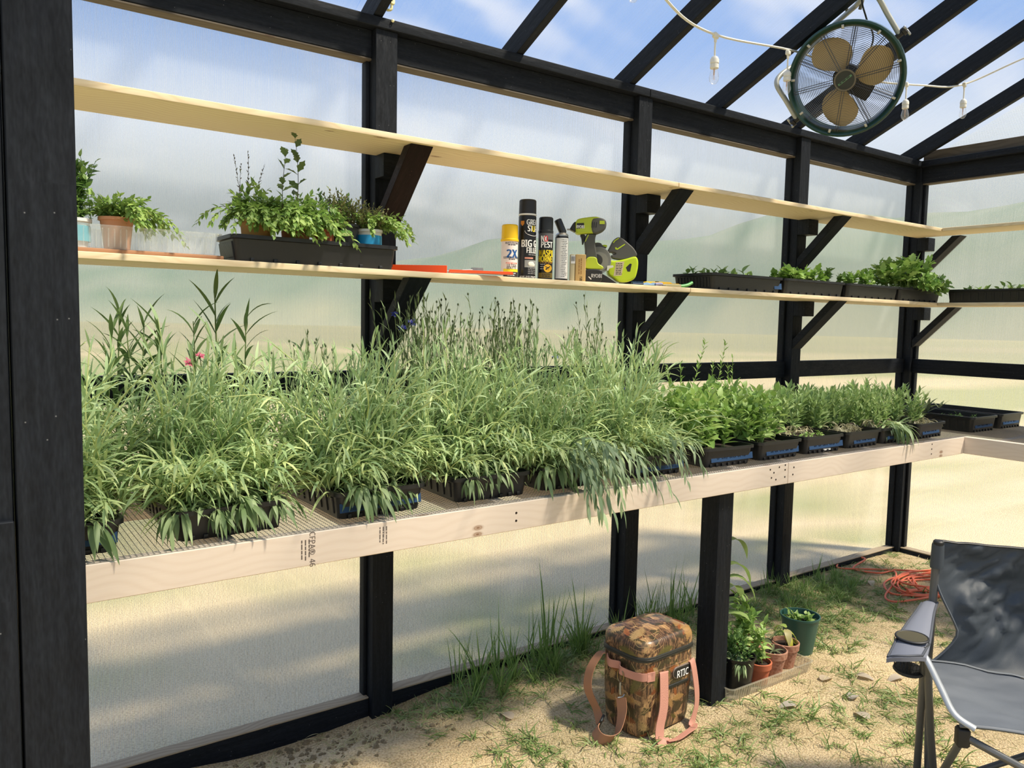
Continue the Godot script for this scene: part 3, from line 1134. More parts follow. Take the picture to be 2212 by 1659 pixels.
	make.call("parsley_tall", 6, {"stems": 6, "spread": 0.03, "h": 0.21, "hv": 0.45, "lean": 0.4, "wander": 0.12, "flop": 0.08, "leaves": 9, "start": 0.35, "L": 0.058, "W": 0.046, "ang": 1.0, "droop": 0.6, "tip": 0.9, "shape": 2, "c1": Color(0.18, 0.34, 0.06), "c2": Color(0.36, 0.52, 0.15), "cs": lime, "segs": 7, "stem_r": 0.0014})
	make.call("stalk", 2, {"stems": 1, "h": 0.30, "hv": 0.05, "lean": 0.35, "wander": 0.08, "leaves": 9, "start": 0.35, "L": 0.062, "W": 0.030, "ang": 1.0, "droop": 0.4, "tip": 0.7, "shape": 2, "c1": Color(0.09, 0.14, 0.06), "c2": Color(0.15, 0.22, 0.08), "cs": Color(0.10, 0.08, 0.06), "segs": 6, "stem_r": 0.0016})
	make.call("wispy", 2, {"stems": 2, "h": 0.26, "hv": 0.2, "lean": 0.5, "wander": 0.08, "leaves": 24, "start": 0.3, "L": 0.016, "W": 0.004, "ang": 0.8, "droop": 0.2, "tip": 0.6, "c1": Color(0.12, 0.10, 0.09), "c2": Color(0.16, 0.2, 0.09), "cs": Color(0.10, 0.07, 0.06), "segs": 3, "stem_r": 0.001})


func tray(at: Vector3, w: float, d: float, h: float, label: String, group: String, turn := 0.0, called := "seedling_tray") -> Node3D:
	var t := thing(called, label, "plant tray", at, turn, group)
	var key := "tray%s/%s/%s" % [w, d, h]
	if not M.has(key):
		var b := mb()
		loft(b, [rrect(w - 0.034, d - 0.034, 0.018, 0.0), rrect(w - 0.018, d - 0.018, 0.02, h - 0.014), rrect(w, d, 0.024, h - 0.012), rrect(w, d, 0.024, h), rrect(w - 0.016, d - 0.016, 0.02, h), rrect(w - 0.036, d - 0.036, 0.018, 0.012)])
		# ribs pressed into the long and short walls
		for s in [-1, 1]:
			for i in 7:
				var x := (i - 3) * (w - 0.06) / 7.0
				box(b, Vector3(x, 0.006, s * (d / 2 - 0.0135)), Vector3(0.012, 0.012, 0.006), Basis.IDENTITY, 0.001)
			for i in 11:
				var z := (i - 5) * (d - 0.06) / 11.0
				box(b, Vector3(s * (w / 2 - 0.0125), h * 0.45, z), Vector3(0.006, h * 0.6, 0.012), Basis(Vector3.BACK, s * -0.14), 0.001)
		M[key] = b.mesh(M.tray)
		b = mb()
		loft(b, [rrect(w - 0.036, d - 0.036, 0.016, 0.013), rrect(w - 0.026, d - 0.026, 0.016, h * 0.72)], false, true)
		M[key + "soil"] = b.mesh(M.soil)
	inst("tray_body", M[key], t)
	inst("soil", M[key + "soil"], t)
	return t


func tape(t: Node3D, w: float, d: float, h: float, off: float, len_: float, text: String) -> void:
	var lean := Basis(Vector3.RIGHT, -0.13)
	var b := mb()
	box(b, Vector3.ZERO, Vector3(len_, 0.026, 0.0008), Basis.IDENTITY, 0.0002)
	var o := inst("tape_label", b.mesh(M.tape), t, Transform3D(lean * Basis(Vector3.BACK, 0.01), Vector3(off, h * 0.42, d / 2 - 0.0128)))
	if text.begins_with("~"):
		scribble(o, Transform3D(Basis.IDENTITY, Vector3(-0.005, -0.005, 0.0004)), len_ * 0.7, 0.010, text.length() * 7)
	else:
		letters(o, text, 0.0105, M.ink, Transform3D(Basis.IDENTITY, Vector3(-0.005, -0.004, 0.0005)), 0, "Droid Serif", 0.0, minf(1.0, len_ / (0.0066 * text.length())))


func sow(t: Node3D, called: String, kind: String, n: int, w: float, z0: float, z1: float, y: float, s0 := 0.8, s1 := 1.15, spin := PI) -> void:
	# plants set out over a strip of a tray
	var list: Array = K[kind]
	var cols := maxi(1, int(round(sqrt(n * w / maxf(z1 - z0, 0.03)))))
	var rows := ceili(float(n) / cols)
	for i in n:
		var c := i % cols
		var row := i / cols
		var x := ((c + rng.randf_range(0.1, 0.9)) / cols - 0.5) * w
		var z := lerpf(z0, z1, (row + rng.randf_range(0.1, 0.9)) / rows)
		var s := rng.randf_range(s0, s1)
		inst(called, list[rng.randi() % list.size()], t, Transform3D(Basis(Vector3.UP, rng.randf_range(-spin, spin)).scaled(Vector3(s, s, s)), Vector3(x, y, z)))


func bench_trays() -> void:
	var G := "trays standing along the potting bench"
	var y := BENCH + 0.0028
	var W := 0.292
	var D := 0.54
	var H := 0.078
	var zc := 0.705 - D / 2
	var ys := H * 0.7
	var rows := [
		# x, label, tape text, tape offset, tape length
		[0.170, "seedling tray of silvery leaves with a broad blue tape label, beside the door post", "~aaa", 0.02, 0.22],
		[0.560, "untaped black tray under drooping silvery leaves, second from the door post", "", 0.0, 0.0],
		[0.985, "blue-taped black tray of silvery leaves above the stamped board, wire mesh bare on its left", "Bachelor Button China Mix", 0.0, 0.26],
		[1.385, "untaped black tray of silvery leaves with a wide bare rim near the bench middle", "", 0.0, 0.0],
		[1.715, "untaped black tray whose leaves spill far over the front board", "", 0.0, 0.0],
		[2.125, "blue-taped black tray at the right end of the silvery-leaved plants", "Bachelor Button Dark Mix", 0.015, 0.25],
		[2.545, "blue-taped tray of bright green rounded leaves with tall feathery tops", "~aaaaaa", 0.02, 0.24],
		[2.870, "blue-taped tray of bright green leaves over the joint in the front board", "~aaaaa", 0.02, 0.22],
		[3.195, "black tray with bare soil in front and a white sticker under its tape", "~aaaaaaa", 0.02, 0.25],
		[3.520, "taped tray of short lance leaves with limp dried stems hanging in front", "~aaaaaaaa", 0.01, 0.18],
		[3.815, "taped tray with one large drooping leaf covering its front", "~a", 0.0, 0.18],
		[4.150, "taped tray of short plants with curling stems over its front, at the bench corner", "~aa", 0.0, 0.18],
	]
	for i in rows.size():
		var R: Array = rows[i]
		var turn: float = [0.0, 0.03, 0.02, -0.03, 0.0, -0.02, -0.06, -0.02, -0.03, -0.02, 0.0, 0.02][i]
		var t := tray(Vector3(R[0], y, zc), W, D, H, R[1], G, turn)
		if R[2] != "":
			tape(t, W, D, H, R[3], R[4], R[2])
		var w := W - 0.05
		if i < 6:
			sow(t, "cornflower_plant", "edge", [3, 6, 4, 2, 5, 2][i], w, 0.19, 0.235, ys, 0.6, 1.1, 0.6)
			sow(t, "cornflower_plant", "floppy", 15, w + 0.07, 0.06, 0.21, ys)
			sow(t, "cornflower_plant", "mid", 20, w + 0.06, -0.08, 0.14, ys, 0.9, 1.45)
			sow(t, "cornflower_plant", "floppy", 4, 0.02, -0.05, 0.2, ys, 0.9, 1.1)
			for sd in [-1, 1]:
				for k in 4:
					var sc := rng.randf_range(0.9, 1.2)
					inst("cornflower_plant", K.floppy[rng.randi() % 7], t, Transform3D(Basis(Vector3.UP, rng.randf() * TAU).scaled(Vector3.ONE * sc), Vector3(sd * (w / 2 + 0.012), ys, 0.19 - k * 0.10)))
			sow(t, "arching_plant", "arch", 6, w, -0.1, 0.18, ys, 0.8, 1.1)
			if i == 0 or i == 1:
				sow(t, "cornflower_plant", "mid", 10, w, -0.22, -0.05, ys, 0.8, 1.1)
				sow(t, "lily_plant", "lily", 4 + i * 4, w + 0.22 * i, -0.24, -0.12, ys, 0.8, 0.98)
			elif i == 2:
				sow(t, "cornflower_plant", "upright", 12, w, -0.24, -0.02, ys, 0.7, 0.95)
				sow(t, "cornflower_plant", "tall", 2, w, -0.24, -0.12, ys, 0.6, 0.8)
			elif i < 5:
				sow(t, "cornflower_plant", "upright", 10, w, -0.12, 0.04, ys, 0.8, 1.1)
				sow(t, "cornflower_plant", "tall", 16, w, -0.25, -0.08, ys, 0.8, 0.97)
			else:
				sow(t, "cornflower_plant", "upright", 9, w, -0.12, 0.05, ys, 0.65, 0.95)
				sow(t, "cornflower_plant", "tall", 5, w - 0.1, -0.25, -0.1, ys, 0.7, 0.95)
		elif i < 8:
			sow(t, "statice_plant", "leafy", 26, w, -0.22, 0.235, ys, 0.75, 1.1)
			sow(t, "feathery_plant", "ferny", 5 if i == 6 else 2, w, -0.22, 0.0, ys, 0.75, 1.2)
		elif i == 8:
			sow(t, "lance_leaf_plant", "dense", 16, w, -0.24, 0.08, ys, 0.8, 1.1)
			sow(t, "dry_plant", "dry", 4, w, 0.05, 0.13, ys)
			sow(t, "sprout", "sprout", 7, w, 0.14, 0.23, ys, 0.6, 0.9)
			var sb := mb()
			box(sb, Vector3.ZERO, Vector3(0.055, 0.010, 0.0008), Basis.IDENTITY, 0.0002)
			inst("sticker", sb.mesh(M.white_plastic), t, Transform3D(Basis(Vector3.RIGHT, -0.13), Vector3(0.03, H * 0.16, D / 2 - 0.0150)))
		else:
			sow(t, "lance_leaf_plant", "dense", 20, w, -0.24, 0.20 if i > 9 else 0.10, ys, 0.8, 1.1)
			sow(t, "dry_plant", "dry", 6 if i == 9 else 3, w, 0.12, 0.22, ys)
			if i == 10:
				sow(t, "drooping_leaf_plant", "edge", 2, 0.08, 0.2, 0.23, ys, 1.0, 1.2, 0.2)
		if i == 4:
			sow(t, "trailing_plant", "hang", 5, w, 0.18, 0.235, ys, 0.85, 1.1, 0.35)
		if i == 5:
			sow(t, "trailing_plant", "hang", 1, 0.02, 0.2, 0.22, ys, 0.8, 0.8, 0.1)
	# blossoms, each on its tray
	var pink := Color(0.75, 0.18, 0.28)
	var blue := Color(0.05, 0.06, 0.32)
	var trays := get_children().filter(func(n): return str(n.name).begins_with("seedling_tray"))
	for f in [[1, Vector3(0.02, 0.42, -0.2), pink, 0.022], [1, Vector3(0.05, 0.44, -0.2), pink, 0.018], [3, Vector3(-0.10, 0.53, -0.20), blue, 0.02], [3, Vector3(-0.06, 0.55, -0.21), blue, 0.022], [3, Vector3(-0.12, 0.58, -0.22), blue, 0.016], [5, Vector3(0.12, 0.24, 0.05), Color(0.8, 0.5, 0.6), 0.022], [5, Vector3(-0.14, 0.42, -0.2), Color(0.25, 0.28, 0.6), 0.018], [5, Vector3(0.05, 0.30, 0.02), blue, 0.016], [3, Vector3(-0.03, -0.145, 0.10), Color(0.06, 0.04, 0.22), 0.024]]:
		var o := inst("blossom", flower(int(f[1].x * 1000) + 300, f[2], f[3]), trays[f[0]], Transform3D(Basis(Vector3.RIGHT, 0.5), f[1]))
		o.set_meta("label", "pink blossom" if f[2].r > 0.3 else "deep blue blossom")
		var b := mb()
		b.col = Color(0.2, 0.26, 0.1)
		var low: float = 0.06 if f[1].y > 0 else 0.0
		tube(b, spline([Vector3(f[1].x - 0.03, low, f[1].z - 0.02), Vector3(f[1].x + 0.012, lerpf(low, f[1].y, 0.6), f[1].z), f[1]], 5), 0.0012, 4)
		obj("flower_stem", b, M.leaf, trays[f[0]])
	# two half-empty trays where the bench turns
	for k in 2:
		var t := tray(Vector3([4.690, 5.035][k], y, 0.735 - 0.27), 0.292, 0.54, 0.086, ["nearly empty taped tray with low dark rosettes, on the turn of the bench", "empty taped tray, farthest right on the bench against the end wall"][k], G, -0.02)
		tape(t, 0.292, 0.54, 0.086, 0.0, 0.2, ["~aaaaaaaaa", "~aaaaaaaaaa"][k])
		if k == 0:
			sow(t, "rosette_plant", "rosette", 5, 0.2, -0.24, -0.02, 0.058, 0.8, 1.1)
			sow(t, "sprout", "sprout", 6, 0.2, 0.02, 0.2, 0.058, 0.6, 0.9)
		else:
			sow(t, "rosette_plant", "rosette", 2, 0.2, -0.25, -0.15, 0.058, 0.7, 1.0)


# ---------------------------------------------------------------- things on the lower shelf
func patch(parent: Node, called: String, m: Material, r: float, a0: float, a1: float, y0: float, y1: float, lift := 0.0004) -> MeshInstance3D:
	# a printed patch lying on a can of radius r; angle 0 faces +z
	var b := mb()
	var rr := r + lift
	sheet(b, maxi(2, int(absf(a1 - a0) / 0.15)), 1, func(u: float, v: float) -> Vector3:
		var a := lerpf(a0, a1, u)
		return Vector3(sin(a) * rr, lerpf(y0, y1, v), cos(a) * rr))
	return inst(called, b.mesh(m), parent)


func pot_shape(r0: float, r1: float, h: float, rim: float, th := 0.004) -> MB:
	var b := mb()
	var p := []
	if rim > 0:
		p = [Vector2(r0, 0), Vector2(lerpf(r0, r1, 0.72) - 0.003, h * 0.72), Vector2(r1, h * 0.72 + 0.001), Vector2(r1 + 0.002, h - 0.002), Vector2(r1, h), Vector2(r1 - th, h), Vector2(r1 - th - 0.003, h * 0.6), Vector2(r0 - th * 0.5, th)]
	else:
		p = [Vector2(r0, 0), Vector2(r1 - 0.002, h - 0.010), Vector2(r1 + 0.003, h - 0.009), Vector2(r1 + 0.003, h), Vector2(r1 - 0.002, h), Vector2(r1 - 0.004, h - 0.01), Vector2(r0 - 0.002, 0.004)]
	lathe(b, p, 28)
	return b


func potted(called: String, label: String, at: Vector3, r0: float, r1: float, h: float, rim: float, m: Material, group := "", soil := 0.84) -> Node3D:
	var t := thing(called, label, "potted plant", at, rng.randf_range(-1, 1), group)
	obj("pot", pot_shape(r0, r1, h, rim), m, t)
	var b := mb()
	lathe(b, [Vector2(lerpf(r0, r1, soil) - 0.009, h * soil - 0.012), Vector2(lerpf(r0, r1, soil) - 0.006, h * soil)], 20)
	obj("soil", b, M.soil, t)
	return t


func grow(t: Node3D, called: String, kind: String, n: int, y: float, r := 0.02, s0 := 0.8, s1 := 1.1, spin := PI) -> void:
	var list: Array = K[kind]
	for i in n:
		var a := rng.randf() * TAU
		var q := sqrt(rng.randf()) * r
		var s := rng.randf_range(s0, s1)
		inst(called, list[rng.randi() % list.size()], t, Transform3D(Basis(Vector3.UP, rng.randf_range(-spin, spin) - (t.rotation.y if spin < 3 else 0.0)).scaled(Vector3(s, s, s)), Vector3(cos(a) * q, y, sin(a) * q)))


func shelf_plants() -> void:
	M.clear = mat(Color(0.93, 0.96, 0.96, 0.10), 0.12)
	M.clear.transparency = BaseMaterial3D.TRANSPARENCY_ALPHA
	M.teal = mat(rgb(70, 168, 190), 0.5)
	M.clay = mat(rgb(196, 138, 100), 0.9)
	M.tan_pot = mat(rgb(190, 140, 84), 0.9)
	M.brown = mat(rgb(168, 122, 88), 0.8)
	M.green_print = mat(rgb(104, 150, 62), 0.6)
	M.blue_print = mat(rgb(40, 160, 214), 0.5)
	var y := SHELF + 0.0008
	# clear punnet tray on a brown sheet
	var t := thing("clear_tray", "long clear plastic tray on a thin brown base, left end of lower shelf", "tray", Vector3(0.445, y, 0.175))
	var b := mb()
	box(b, Vector3(0, 0.006, 0), Vector3(0.455, 0.012, 0.16), Basis.IDENTITY, 0.002)
	obj("base_sheet", b, M.brown, t)
	b = mb()
	loft(b, [rrect(0.42, 0.13, 0.02, 0.0125), rrect(0.435, 0.145, 0.02, 0.074), rrect(0.455, 0.165, 0.022, 0.075), rrect(0.455, 0.165, 0.022, 0.078), rrect(0.432, 0.142, 0.02, 0.078), rrect(0.416, 0.126, 0.019, 0.0145)], true, true)
	obj("clear_wall", b, M.clear, t)
	b = mb()
	for s in [-1, 1]:
		for i in 26:
			box(b, Vector3((i - 12.5) * 0.0155, 0.044, s * 0.0685), Vector3(0.0035, 0.052, 0.0025), Basis(Vector3.RIGHT, s * 0.12), 0.0008)
	stuff(obj("clear_ribs", b, M.clear, t))
	var base := y + 0.0155
	t = potted("potted_creeper", "terracotta pot of trailing small-leaved plant inside the clear tray", Vector3(0.392, base, 0.175), 0.034, 0.046, 0.092, 0.0, M.clay)
	grow(t, "creeping_plant", "creeping", 6, 0.075, 0.02, 0.8, 1.05)
	for i in 4:
		inst("trailing_stem", K.trailing[i], t, Transform3D(Basis(Vector3.UP, [1.1, 1.9, 1.4, 0.8][i] - t.rotation.y), Vector3(0.0, 0.075, 0.0)))
	t = potted("potted_mint", "upright minty plant in a pot with teal band, cut off by the door post", Vector3(0.285, base, 0.165), 0.032, 0.042, 0.082, 0.0, M.white_plastic)
	patch(t, "teal_band", M.teal, 0.0395, -PI, PI, 0.018, 0.062, 0.0015)
	grow(t, "mint_plant", "mint", 5, 0.07, 0.02, 0.85, 1.1)
	grow(t, "creeping_plant", "creeping", 2, 0.07, 0.02)
	# black planter
	t = tray(Vector3(0.978, y, 0.165), 0.57, 0.20, 0.082, "long black planter tray crowded with small pots on lower shelf", "", 0.0, "planter_tray")
	(t.get_node("soil") as Node).free()
	base = y + 0.0125
	t = potted("potted_creeper", "tan clay pot under a mass of trailing leaves, left in the black planter", Vector3(0.80, base, 0.165), 0.040, 0.052, 0.125, 0.0, M.tan_pot)
	grow(t, "creeping_plant", "creeping", 9, 0.109, 0.03, 0.9, 1.25)
	grow(t, "trailing_stem", "trailing", 9, 0.109, 0.02, 0.9, 1.1, 0.9)
	inst("tall_stalk", K.wispy[0], t, Transform3D(Basis(Vector3.UP, 2.6), Vector3(-0.04, 0.104, 0)))
	inst("tall_stalk", K.wispy[1], t, Transform3D(Basis(Vector3.UP, 0.6), Vector3(-0.02, 0.104, 0)))
	t = potted("potted_stalk", "reddish clay pot with two tall bare stalks of serrated leaves", Vector3(0.925, base, 0.175), 0.038, 0.048, 0.112, 0.0, M.clay)
	grow(t, "creeping_plant", "creeping", 6, 0.104, 0.025, 0.9, 1.2)
	grow(t, "trailing_stem", "trailing", 10, 0.109, 0.02, 0.9, 1.2, 0.8)
	inst("tall_stalk", K.stalk[0], t, Transform3D(Basis(Vector3.UP, 0.4).scaled(Vector3(0.95, 1.0, 0.95)), Vector3(0.0, 0.104, 0)))
	inst("tall_stalk", K.stalk[1], t, Transform3D(Basis(Vector3.UP, 2.2).scaled(Vector3(0.85, 0.85, 0.85)), Vector3(-0.05, 0.104, -0.02)))
	inst("tall_stalk", K.stalk[1], t, Transform3D(Basis(Vector3.UP, -0.6).scaled(Vector3(0.6, 0.5, 0.6)), Vector3(0.04, 0.104, 0)))
	t = potted("potted_herb", "small pinkish pot half hidden by trailing leaves in the black planter", Vector3(1.017, base, 0.185), 0.030, 0.038, 0.110, 0.0, M.terracotta)
	grow(t, "creeping_plant", "creeping", 4, 0.099, 0.02, 0.8, 1.0)
	grow(t, "mint_plant", "mint", 1, 0.099, 0.01, 0.8, 0.9)
	t = potted("potted_thyme", "black nursery pot with a green oval badge in the planter", Vector3(1.103, base, 0.16), 0.038, 0.050, 0.138, 0.0, M.black_plastic)
	t.rotation.y = -0.38
	grow(t, "thyme_plant", "thyme", 7, 0.124, 0.03, 0.9, 1.3)
	grow(t, "mint_plant", "mint", 1, 0.119, 0.02, 0.6, 0.7)
	var f := mb(place(Vector3(0, 0.106, 0.0477), Vector3(-0.12, 0, 0)))
	var oval := PackedVector2Array()
	for p in circle(0.026, 0, 24, 0.0115):
		oval.append(Vector2(p.x, p.z))
	prism(f, oval, 0.002)
	var badge := obj("badge", f, M.green_print, t)
	letters(badge, "Bonnie", 0.011, mat(rgb(226, 226, 150), 0.5), place(Vector3(0, 0.102, 0.0490), Vector3(-0.12, 0, 0)), 0, "Droid Sans", 0.5)
	t = potted("potted_thyme", "white tub with a bright blue band, right end of the black planter", Vector3(1.195, base, 0.16), 0.038, 0.046, 0.128, 0.0, M.white_plastic)
	patch(t, "blue_band", M.blue_print, 0.0425, -PI, PI, 0.076, 0.108, 0.0024)
	grow(t, "thyme_plant", "thyme", 5, 0.114, 0.028, 0.8, 1.2)
	grow(t, "creeping_plant", "creeping", 2, 0.114, 0.03, 0.7, 0.9)
	inst("trailing_stem", K.trailing[1], t, Transform3D(Basis(Vector3.UP, 0.9 - t.rotation.y), Vector3(0.02, 0.114, 0.01)))
	inst("trailing_stem", K.trailing[2], t, Transform3D(Basis(Vector3.UP, 0.3 - t.rotation.y), Vector3(0.02, 0.114, 0.01)))
	# seed trays at the right
	var G := "black trays at the right of the lower shelf"
	var names := ["black shelf tray with a few small seedlings, right of the hand tools", "black shelf tray holding two bright green leafy clumps", "black shelf tray under the left of the tall bushy green plant", "black shelf tray in the corner, overhung by the bushy green plant", "black shelf tray with tiny seedlings on the end wall shelf"]
	for i in 5:
		var at := Vector3([3.155, 3.712, 4.272, 4.80, 5.092][i], y, 0.142 if i < 4 else 0.60)
		t = tray(at, 0.54 if i < 3 else (0.50 if i == 3 else 0.255), 0.27 if i < 4 else 0.54, 0.078, names[i], G)
		var w := 0.46
		if i == 0:
			sow(t, "seedling", "sprout", 9, w, -0.11, 0.05, 0.06, 1.3, 2.3)
			tape_at(t, Vector3(0.235, 0.034, 0.122), 0.06)
		elif i == 1:
			sow(t, "parsley_plant", "parsley", 12, 0.34, -0.08, 0.08, 0.05, 0.7, 1.0)
			sow(t, "seedling", "sprout", 6, w, -0.1, 0.1, 0.05)
		elif i == 2:
			sow(t, "parsley_plant", "parsley_tall", 7, 0.44, -0.10, 0.11, 0.05, 0.45, 0.7)
			sow(t, "seedling", "sprout", 3, 0.4, 0.05, 0.1, 0.05)
		elif i == 3:
			sow(t, "parsley_plant", "parsley_tall", 14, 0.40, -0.10, 0.11, 0.05, 0.75, 1.15)
			for k in 6:
				inst("parsley_plant", K.parsley_tall[k], t, Transform3D(Basis(Vector3.RIGHT, 1.1).scaled(Vector3.ONE * 0.7) * Basis(Vector3.UP, k), Vector3(-0.05 + 0.03 * k, 0.07, 0.11)))
		else:
			sow(t, "seedling", "sprout", 12, 0.17, -0.2, 0.22, 0.055, 1.0, 1.7)


func tape_at(t: Node3D, at: Vector3, w: float) -> void:
	var b := mb()
	box(b, Vector3.ZERO, Vector3(w, 0.03, 0.0008), Basis.IDENTITY, 0.0002)
	inst("tape_label", b.mesh(M.tape), t, Transform3D(Basis(Vector3.RIGHT, -0.13), at))


func can(called: String, label: String, at: Vector3, turn: float, r: float, h: float, m: Material) -> Node3D:
	var t := thing(called, label, "spray can", at, turn)
	var b := mb()
	lathe(b, [Vector2(r - 0.003, 0.001), Vector2(r, 0.004), Vector2(r, h - 0.008), Vector2(r - 0.004, h - 0.002), Vector2(r - 0.009, h)], 36)
	obj("can_body", b, m, t)
	b = mb()
	lathe(b, [Vector2(r - 0.002, 0.0), Vector2(r + 0.0008, 0.0015), Vector2(r + 0.0008, 0.0045), Vector2(r - 0.001, 0.006)], 36)
	obj("bottom_rim", b, M.steel, t)
	return t


func shelf_tools() -> void:
	var y := SHELF + 0.0008
	var white := mat(rgb(238, 238, 234), 0.5)
	var black := mat(rgb(16, 16, 18), 0.35)
	var yellow := mat(rgb(240, 196, 20), 0.4)
	var lemon := mat(rgb(244, 218, 30), 0.5)
	var red := mat(rgb(196, 34, 44), 0.5)
	var cream := mat(rgb(232, 220, 214), 0.45)
	var blue := mat(rgb(24, 84, 150), 0.5)
	var grey_print := mat(rgb(150, 150, 150), 0.6)
	# orange square with a wrench lying on it
	var orange := mat(rgb(244, 84, 24), 0.4)
	var t := thing("carpenter_square", "bright orange plastic carpenter's square reaching over the shelf edge", "square", Vector3(1.47, y, 0.235))
	var b := mb()
	beam(b, Vector3(0.0, 0.015, 0.0), Vector3(-0.20, 0.015, -0.16), 0.007, 0.030, Vector3.UP, 0.001)
	obj("fence", b, orange, t)
	b = mb()
	beam(b, Vector3(0.006, 0.0065, 0.004), Vector3(0.235, 0.0065, 0.082), 0.028, 0.004, Vector3.UP, 0.001)
	beam(b, Vector3(0.004, 0.0105, 0.008), Vector3(0.232, 0.0095, 0.090), 0.004, 0.011, Vector3.UP, 0.001)
	obj("blade", b, orange, t)
	t = thing("adjustable_wrench", "steel adjustable wrench resting beside the orange square", "wrench", Vector3(1.53, y + 0.004, 0.185), -0.25)
	b = mb()
	beam(b, Vector3(-0.07, 0.005, 0), Vector3(0.075, 0.019, 0), 0.016, 0.006, Vector3.UP, 0.002)
	obj("handle", b, M.steel, t)
	b = mb(place(Vector3(0.092, 0.021, 0), Vector3(PI / 2, 0, 0)))
	prism(b, PackedVector2Array([Vector2(-0.022, -0.011), Vector2(0.0, -0.018), Vector2(0.02, -0.013), Vector2(0.024, -0.004), Vector2(0.006, -0.002), Vector2(0.006, 0.004), Vector2(0.022, 0.007), Vector2(0.018, 0.014), Vector2(-0.004, 0.014), Vector2(-0.02, 0.008)]), 0.011, 0.0015)
	obj("jaw", b, M.steel, t)
	# paint can
	t = can("spray_paint", "pale spray paint can with a bright yellow cap", Vector3(1.822, y, 0.13), -0.28, 0.0335, 0.155, cream)
	b = mb()
	lathe(b, [Vector2(0.036, 0.150), Vector2(0.0365, 0.157), Vector2(0.0335, 0.160), Vector2(0.0325, 0.212), Vector2(0.029, 0.216), Vector2(0.0, 0.217)], 36, true, false)
	obj("cap", b, yellow, t)
	patch(t, "dark_band", mat(rgb(52, 44, 46), 0.5), 0.0335, -1.1, 1.5, 0.006, 0.028)
	patch(t, "yellow_band", lemon, 0.0335, -1.1, 1.5, 0.0285, 0.040)
	letters(t, "RUST-OLEUM", 0.007, M.ink, place(Vector3(0, 0.141, 0)), 0.0338, "Droid Sans", 0.3)
	small_print(t, M.ink, place(Vector3(0, 0.133, 0)), 0.034, 1, 0.003, 0.005, 0.0337, 2)
	letters(t, "2X", 0.030, blue, place(Vector3(0, 0.098, 0)), 0.0338, "Droid Sans", 1.2)
	letters(t, "ULTRA COVER", 0.0085, M.ink, place(Vector3(0, 0.084, 0)), 0.0338, "Droid Sans", 0.6)
	small_print(t, M.ink, place(Vector3(0, 0.076, 0)), 0.026, 1, 0.003, 0.005, 0.0337, 4)
	letters(t, "P R E M I U M", 0.006, orange, place(Vector3(0, 0.062, 0)), 0.0338, "Droid Sans", 0.3)
	letters(t, "ULTRA", 0.0105, mat(rgb(90, 84, 84), 0.5), place(Vector3(0, 0.0525, 0)), 0.0338, "Droid Sans", 0.2)
	letters(t, "MATTE", 0.0105, mat(rgb(90, 84, 84), 0.5), place(Vector3(0, 0.0425, 0)), 0.0338, "Droid Sans", 0.2)
	small_print(t, white, place(Vector3(0, 0.021, 0)), 0.036, 2, 0.0026, 0.0075, 0.0339, 6)
	# foam can
	t = can("foam_can", "tallest can, black with a big black cap and white lettering", Vector3(1.905, y, 0.135), 0.14, 0.036, 0.262, black)
	b = mb()
	lathe(b, [Vector2(0.0345, 0.258), Vector2(0.0365, 0.259), Vector2(0.0365, 0.2645), Vector2(0.033, 0.266)], 36)
	obj("neck_ring", b, white, t)
	b = mb()
	lathe(b, [Vector2(0.0355, 0.266), Vector2(0.0345, 0.318), Vector2(0.031, 0.322), Vector2(0.0, 0.323)], 36, true, false)
	obj("cap", b, mat(rgb(30, 30, 33), 0.45), t)
	letters(t, "GREAT", 0.020, white, place(Vector3(0, 0.229, 0)), 0.0362, "Droid Sans", 1.4, 0.78)
	letters(t, "ST", 0.022, white, place(Vector3(-0.0185, 0.203, 0)), 0.0362, "Droid Sans", 1.4, 0.85)
	letters(t, "FF", 0.022, white, place(Vector3(0.0, 0.203, 0), Vector3(0, 0.51, 0)), 0.0362, "Droid Sans", 1.4, 0.85)
	letters(t, "U", 0.022, lemon, place(Vector3(0, 0.203, 0)), 0.0362, "Droid Sans", 1.4, 0.78)
	letters(t, "BIG GAP", 0.026, white, place(Vector3(0, 0.144, 0)), 0.0362, "Droid Sans", 1.4, 0.78)
	letters(t, "FILLER", 0.020, white, place(Vector3(0.0, 0.117, 0)), 0.0362, "Droid Sans", 1.2, 0.75)
	small_print(t, grey_print, place(Vector3(0, 0.106, 0)), 0.042, 2, 0.003, 0.007, 0.0362, 8)
	letters(t, "NET WT. 20 OZ. (566g) POLYURETHANE", 0.006, white, place(Vector3(0, 0.012, 0)), 0.0362, "Droid Sans", 0.3, 0.8)
	small_print(t, grey_print, place(Vector3(0, 0.045, 0)), 0.044, 4, 0.0028, 0.007, 0.0362, 9)
	patch(t, "salmon_strip", mat(rgb(220, 150, 128), 0.5), 0.036, -1.0, 0.0, 0.084, 0.090)
	patch(t, "picture", mat(rgb(150, 152, 150), 0.5), 0.036, -1.0, 0.75, 0.050, 0.079)
	b = mb(Transform3D(Basis(Vector3.UP, -0.3)) * place(Vector3(0, 0.064, 0.0355)))
	ball(b, Vector3(0.002, 0, 0), Vector3(0.014, 0.010, 0.002), 12)
	ball(b, Vector3(0.010, -0.004, -0.001), Vector3(0.010, 0.007, 0.0022), 10)
	obj("foam_print", b, mat(rgb(226, 226, 214), 0.6), t)
	b = mb()
	var ring := PackedVector3Array()
	for i in 17:
		var a := PI + PI * i / 16.0
		var ta := cos(a) * 1.05
		ring.append(Vector3(sin(ta) * 0.0363, 0.196 + sin(a) * 0.020, cos(ta) * 0.0363))
	tube(b, ring, 0.0008, 4)
	obj("print_ring", b, white, t)
